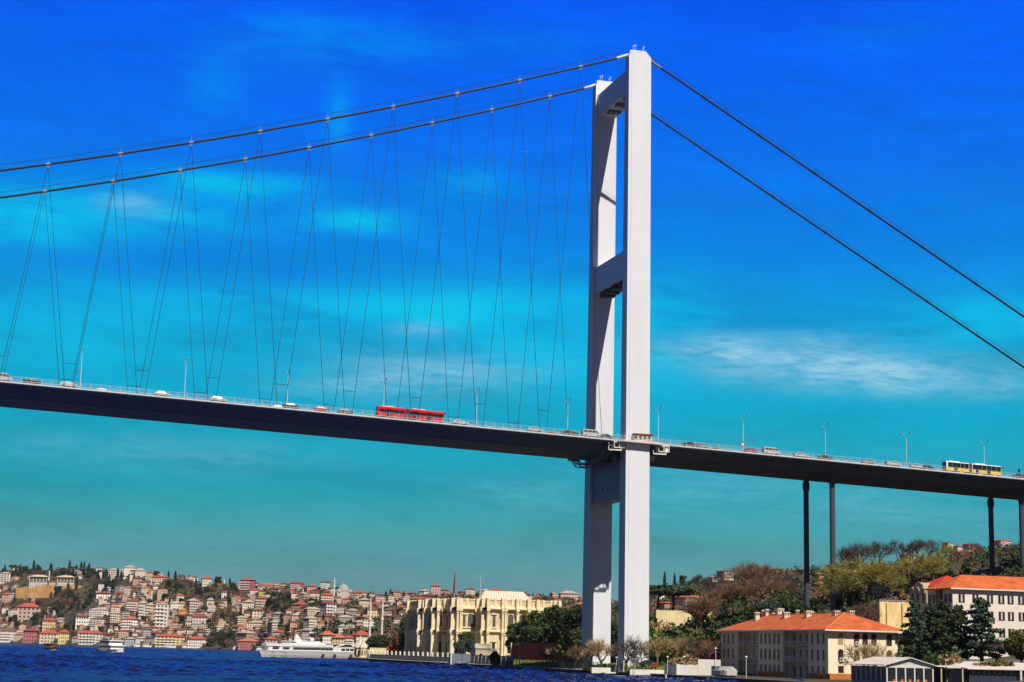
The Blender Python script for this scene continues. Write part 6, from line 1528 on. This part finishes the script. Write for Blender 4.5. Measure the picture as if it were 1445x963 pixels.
# labels that single out each far house: look, place on the slope, nearest landmark, then order
ANCH = [(8,'at the left edge'),(54,'near the left pavilion'),(93,'near the right pavilion'),(130,'right of the pavilions'),(158,'over the passenger boat'),(186,'right of the passenger boat'),(214,'near the mid-slope minaret'),(240,'over the long yellow house'),(278,'over the white waterside villa'),(316,'under the skyline minaret'),(350,'over the dark red boathouse'),(380,'by the yellow field'),(412,'over the ferry bow'),(445,'over the ferry middle'),(484,'by the domed skyline mosque'),(505,'over the sea kiosk'),(523,'by the left twin minaret'),(541,'by the right twin minaret'),(566,'over the red arcade'),(590,'at the palace edge'),(690,'behind the palace roof'),(800,'between palace and tower')]
ST = {'annexed':'gabled','flat':'flat-roofed','cottage':'low','house':'three-storey','block':'tall','villa':'wide','slab':'long','tower':'high-rise'}
buck = {}
for h in HOUSES:
    t, u, v, wc, rc, k, lb = h
    top, bot = lerp(u, RU, RV), lerp(u, [0,200,360,520,850],[908,913,918,905,880]); f = (v-top)/(bot-top)
    band = 'skyline' if f < .12 else 'upper slope' if f < .36 else 'mid slope' if f < .62 else 'lower slope' if f < .88 else 'waterfront'
    an = min(ANCH, key=lambda q: abs(q[0]-u))[1]
    kind = {'block':'block','slab':'block','tower':'tower block','villa':'villa'}.get(k, 'house')
    buck.setdefault((wc, rc, ST[k], kind, band, an), []).append((u, t))
ORD = ['leftmost','second from left','third from left','fourth from left','fifth from left']
for (wc, rc, st_, kind, band, an), ls in buck.items():
    ls.sort(key=lambda q: q[0])
    for i, (u, t) in enumerate(ls):
        pre = '' if len(ls) == 1 else (('left one of two ' if i == 0 else 'right one of two ') if len(ls) == 2 else ORD[i]+' ')
        t['label'] = f'{pre}{st_} {wc} {kind} with {rc} roof, {band} {an}' if len((pre+an+band).split()) < 10 else f'{pre}{st_} {wc} {kind}, {rc} roof, {band} {an}'
# woods between the houses
WG = 'trees of the far shore'; TB = {}
def fartree(key, u, v, Hpx, crown, wid, kind):
    P, D = far_point(u, v)
    t = tree(key, tuple(P), Hpx*D/FOC, None, crown, M_bark, wid, WG)
    top, bot = lerp(u, RU, RV), lerp(u, [0,200,360,520,850],[908,913,918,905,880]); f = (v-top)/(bot-top)
    band = 'skyline' if f < .15 else 'upper slope' if f < .36 else 'mid slope' if f < .62 else 'lower slope' if f < .88 else 'waterfront'
    TB.setdefault((kind, band, min(ANCH, key=lambda q: abs(q[0]-u))[1]), []).append((u, t))
def scatter(n, u0, u1, v0, v1, mix):
    for _ in range(n):
        u, v = rng.uniform(u0, u1), rng.uniform(v0, v1); k = rng.choices(mix, [m[-1] for m in mix])[0]
        v = max(v, lerp(u, RU, RV)-.5)
        fartree((k[0], rng.randrange(k[1])), u, v, rng.uniform(*k[2]), k[3], k[4], k[5])
CY_ = ('cypress',2,(10,16),M_everb,1.3,'dark cypress'); RD = ('round',4,(8,13),M_ever,1.2,'dark round tree'); PI_ = ('pine',2,(8,12),M_everb,1.6,'dark flat-topped pine'); BR = ('fuzzy',2,(8,13),M_twig,1.3,'brown bare tree')

def mixw(a, b, c, d): return [CY_+(a,), RD+(b,), PI_+(c,), BR+(d,)]
scatter(52, 0, 130, 806, 820, mixw(6,3,1,1)); scatter(26, 105, 165, 812, 836, mixw(3,4,1,2)); scatter(40, 40, 132, 842, 868, mixw(2,5,0,4)); scatter(14, 20, 60, 874, 890, mixw(2,5,0,1))
scatter(34, 228, 335, 826, 852, mixw(2,5,0,3)); scatter(20, 255, 340, 850, 886, mixw(1,5,0,3)); scatter(18, 293, 334, 902, 916, mixw(1,5,0,2)); scatter(16, 376, 415, 845, 868, mixw(2,5,0,1))
scatter(9, 30, 140, 839, 843, mixw(2,3,0,3)); scatter(12, 400, 440, 850, 866, mixw(1,3,0,3)); scatter(10, 462, 480, 836, 846, mixw(4,3,0,0)); scatter(14, 498, 560, 836, 846, mixw(2,5,1,1)); scatter(8, 84, 110, 868, 905, mixw(1,2,0,4)); scatter(60, 0, 600, 846, 902, mixw(2,4,0,3))
scatter(14, 130, 330, 808, 826, mixw(3,3,0,1)); scatter(14, 600, 840, 842, 856, mixw(3,4,0,3))
for (kind, band, an), ls in TB.items():
    ls.sort(key=lambda q: q[0]); n = len(ls)
    for i, (u, t) in enumerate(ls):
        o_ = '' if n == 1 else ('left one of two ' if i == 0 else 'right one of two ') if n == 2 else ('leftmost ' if i == 0 else 'rightmost ' if i == n-1 else 'second from left ' if i == 1 else 'third from left ' if i == 2 else 'fourth from left ' if i == 3 else 'fifth from left ' if i == 4 else f'{["sixth","seventh","eighth","ninth","tenth","eleventh","twelfth"][min(6, i-5)]} from left ')
        t['label'] = f'{o_}{kind}, far {band}, {an}'
r_ = np.random.RandomState(91); P1, P2 = [], []
for i in range(2600):
    u = -30+900*r_.rand(); top = lerp(u, RU, RV); v = top+(lerp(u, [0,360,440,600,900],[906,915,900,888,872])-top)*r_.rand()
    P_, D = far_point(u, v)
    (P1 if r_.rand() < .55 else P2).append(tuple(P_))
thicket('far_woodland', P1, 5.5, 5.5, mat('far_leaf', (.05,.075,.04), rough=.9, island=.5, scale=.05, var2=(.10,.11,.055)), 15, 26, 1.7); thicket('far_brown_woodland', P2, 5.5, 5.5, M_twig, 16, 26, 1.6)

# ---------------------------------------------------------------- boats
M_hull = mat('boat_white', (.78,.76,.72), rough=.4, var=.04, spec=.4); M_bwin = mat('boat_window', (.02,.05,.05), rough=.15, spec=.6); M_stripe = mat('boat_red', (.35,.05,.03)); M_navy = mat('boat_navy', (.03,.05,.16))
M_foam = mat('foam', (.7,.73,.76), rough=.9, var=.2, scale=1)
A_ = np.array((-37.0, 428.0, 0)); ang = atan2(455-428, 13+37+3); Lf = 62.0
fe = thing('ferry', 'large white fast ferry with long dark window band behind the sea kiosk', 'ferry', (A_[0], A_[1], 0), ang)     # x: bow (0) to stern
fe.scale = (1, 1, .86)
hl = MB()
hl.loft([[(x+o_, y*w_, z) for y, z, o_ in ((-4.6,-1,2.5),(4.6,-1,2.5),(5.6,1.5,1.2),(6.4,4.2,0),(-6.4,4.2,0),(-5.6,1.5,1.2))] for x, w_ in ((-1.5,.03),(1,.3),(5,.66),(11,.94),(18,1),(Lf,1))]); hl.obj('hull', M_hull, fe)
st_ = MB()
for s in (-1, 1): st_.box(18, Lf-.5, s*5.25-.1, s*5.25+.1, -.1, .35)
st_.obj('waterline_stripe', M_stripe, fe)
sup = MB(); sup.loft([[(x, y*w_, z) for y, z in ((-6,4.2),(6,4.2),(6,6.6),(-6,6.6))] for x, w_ in ((2.5,.4),(8,.8),(14,1),(57,1))]); sup.loft([[(x, y*w_, z) for y, z in ((-6.2,6.6),(6.2,6.6),(6.2,8),(-6.2,8))] for x, w_ in ((1.2,.35),(7,.78),(14,1),(40,1))]); sup.box(40, 57, -5.8, 5.8, 8.4, 8.8); sup.box(45, Lf-.2, -6, 6, 6.4, 6.8)
sup.loft([[(x, y, z) for y, z in ((-4.2,8),(4.2,8),(3.6,h_),(-3.6,h_))] for x, h_ in ((14,8.3),(19,9.7),(33,9.7),(37,8.3))]); sup.obj('superstructure', M_hull, fe)
for s in (-1, 1):
    yw = lambda x: 6.0*lerp(x, [2.5,8,14,57], [.4,.8,1,1])+.01
    for i in range(13):
        a = 4.2+i*2.75; MB().loft([[(x, s*(yw(x)+e), z) for x, z in ((a,4.7),(a+2.65,4.7),(a+2.65+.3,6.15),(a+.3,6.15))] for e in (-.03,.04)]).obj('saloon_window', M_bwin, fe)
    for i in range(4):
        a = 45.5+i*2.8; MB().box(a, a+2.4, s*6.01-.02, s*6.01+.03, 4.6, 6.0).obj('saloon_window', M_bwin, fe)
    MB().loft([[(x, s*5.9+e, z) for x, z in ((40.5,6.7),(43,6.7),(48,8.4),(45.5,8.4))] for e in (-.15,.15)]).obj('raked_pillar', M_hull, fe)
    MB().loft([[(x, s*5.9+e, z) for x, z in ((56,4.2),(58.5,4.2),(54,8.4),(51.5,8.4))] for e in (-.15,.15)]).obj('raked_pillar', M_hull, fe)
    for a in (33, 40.5, 51): MB().box(a, a+1.3, s*6.2-.3, s*6.2+.25, .5, 2.6).obj('fender', M_dark, fe)
    MB().box(41, 55, s*5.4-.02, s*5.4+.02, 6.9, 8.3).obj('deck_window', M_bwin, fe)
MB().loft([[(x, y, z) for y, z in ((-3.9,8.6),(3.9,8.6),(3.75,9.3),(-3.75,9.3))] for x in (15.5, 19.3)]).obj('wheelhouse_window', M_bwin, fe)
MB().loft([[(x, y, z) for x, z in ((20,9.6),(25,9.6),(21.2,13.6),(20.3,13.6))] for y in (-.5,.5)]).tube([(20.7,0,13.4),(20.5,0,16.0)], .12, 6).obj('mast', M_hull, fe)
MB().box(22, 33, -3.9, 3.9, 9.7, 10.0).obj('flying_bridge', M_hull, fe)
MB().lathe([(.2,0),(1.1,.5),(1.1,1.4),(.3,2)], (31,0,9.9), 12).obj('radar_dome', M_hull, fe)
def passenger(u, v, D, ang_, L_, label, hull, cab, decks, mast=True, name='passenger_boat'):
    p = at(u, v, D); t = thing(name, label, 'boat', (p[0], p[1], 0), ang_); w_ = L_*.17
    MB().loft([[(x*L_, y*w_*f, z) for y, z in ((-.6,-.6),(.6,-.6),(1,1.5+b_),(-1,1.5+b_))] for x, f, b_ in ((-.5,.8,.0),(-.3,1,0),(.15,1,.1),(.38,.6,.5),(.5,.08,1.0))]).obj('hull', hull, t)
    z = 1.5
    for d in range(decks):
        l0, l1 = -.44+.04*d, .24-.08*d; MB().box(l0*L_, l1*L_, -w_*.85, w_*.85, z, z+1.25).obj('bulwark', cab, t)
        MB().box((l0+.03)*L_, (l1-.03)*L_, -w_*.72, w_*.72, z+1.25, z+2.1).obj('window_band', M_bwin, t)
        MB().box((l0-.02)*L_, (l1+.03)*L_, -w_*.95, w_*.95, z+2.1, z+2.6).obj('deck_roof', cab, t); z += 2.6
    if mast: MB().tube([(0,0,z),(0,0,z+2.6)], .1, 6).obj('mast', cab, t)
    fm = MB()
    for s in (-1, 1): fm.loft([[(L_*.5-a*L_, s*(w_*.25+a*w_*1.6)+q, zz) for q, zz in ((-.5,.05),(.5,.05),(.3,.5*(1-a)+.12),(-.3,.5*(1-a)+.12))] for a in (0,.2,.5,.8)])
    fm.obj('bow_wave', M_foam, t)
    return t
passenger(158, 921, 985, rad(-70), 27, 'two-decked white passenger boat heading toward the viewer', M_hull, M_hull, 2)
passenger(71, 919, 1060, rad(-60), 12, 'small dark wooden boat with white bow wave near the left edge', mat('boat_wood', (.06,.025,.02)), mat('boat_cabin', (.30,.10,.07)), 1, name='small_boat')
for u, v, L_, lb in ((193,912.5,9,'small white boat moored left of the long yellow waterside house'),(207,913,12,'white motorboat moored under the long yellow waterside house'),(240,914,14,'long white boat moored before the yellow waterside house'),(262,915,9,'small white boat between the yellow house and white villa'),(334,917,9,'white launch beside the dark red boathouse'),(368,918.5,12,'white motorboat right of the dark red boathouse'),(120,911,8,'tiny white boat before the white waterside mansion'),(375,922,10,'white boat partly behind the ferry bow')):
    D = lerp(u, FU, FD)-25; passenger(u, v, D, rad(rng.uniform(-20,20)), L_, lb, M_hull, M_hull, 1, False, 'moored_boat')
p = at(340, 921, 1500)
# gulls over the water
for u, v, D, lb in ((742,215,380,'white gull high between the hangers left of the tower'),(627,626,380,'small dark bird just below the deck under the red bus'),):
    p = at(u, v, D); t = MB(); t.loft([[(x, y, z) for x, z in ((-.1,0),(.1,0),(0,.08))] for y in (-.3, 0, .35)]); t.add([(0,-.1,.03),(0,.15,.03),(.75,.0,.25),(-.75,.0,.25)], [(0,1,2),(0,3,1)])
    tag(t.obj('gull' if 'gull' in lb else 'bird', M_hull if 'gull' in lb else M_dark, None, tuple(p)), lb, 'bird')
# haze: one even body of air over strait and hills
HZ = HAZE if 'HAZE' in globals() else 0.000022
if HZ:
    hb = MB().box(-2500, 2600, -900, 4700, -3.6, 215); o = hb.obj('haze', None)
    m = bpy.data.materials.new('haze_air'); m.use_nodes = True; nn = m.node_tree.nodes; nn.remove(nn['Principled BSDF'])
    pv = nn.new('ShaderNodeVolumePrincipled'); pv.inputs['Color'].default_value = (.86,.82,.95,1); pv.inputs['Density'].default_value = HZ; pv.inputs['Anisotropy'].default_value = .2
    m.node_tree.links.new(pv.outputs[0], nn['Material Output'].inputs['Volume']); o.data.materials.clear(); o.data.materials.append(m); tag(o, kind='stuff')
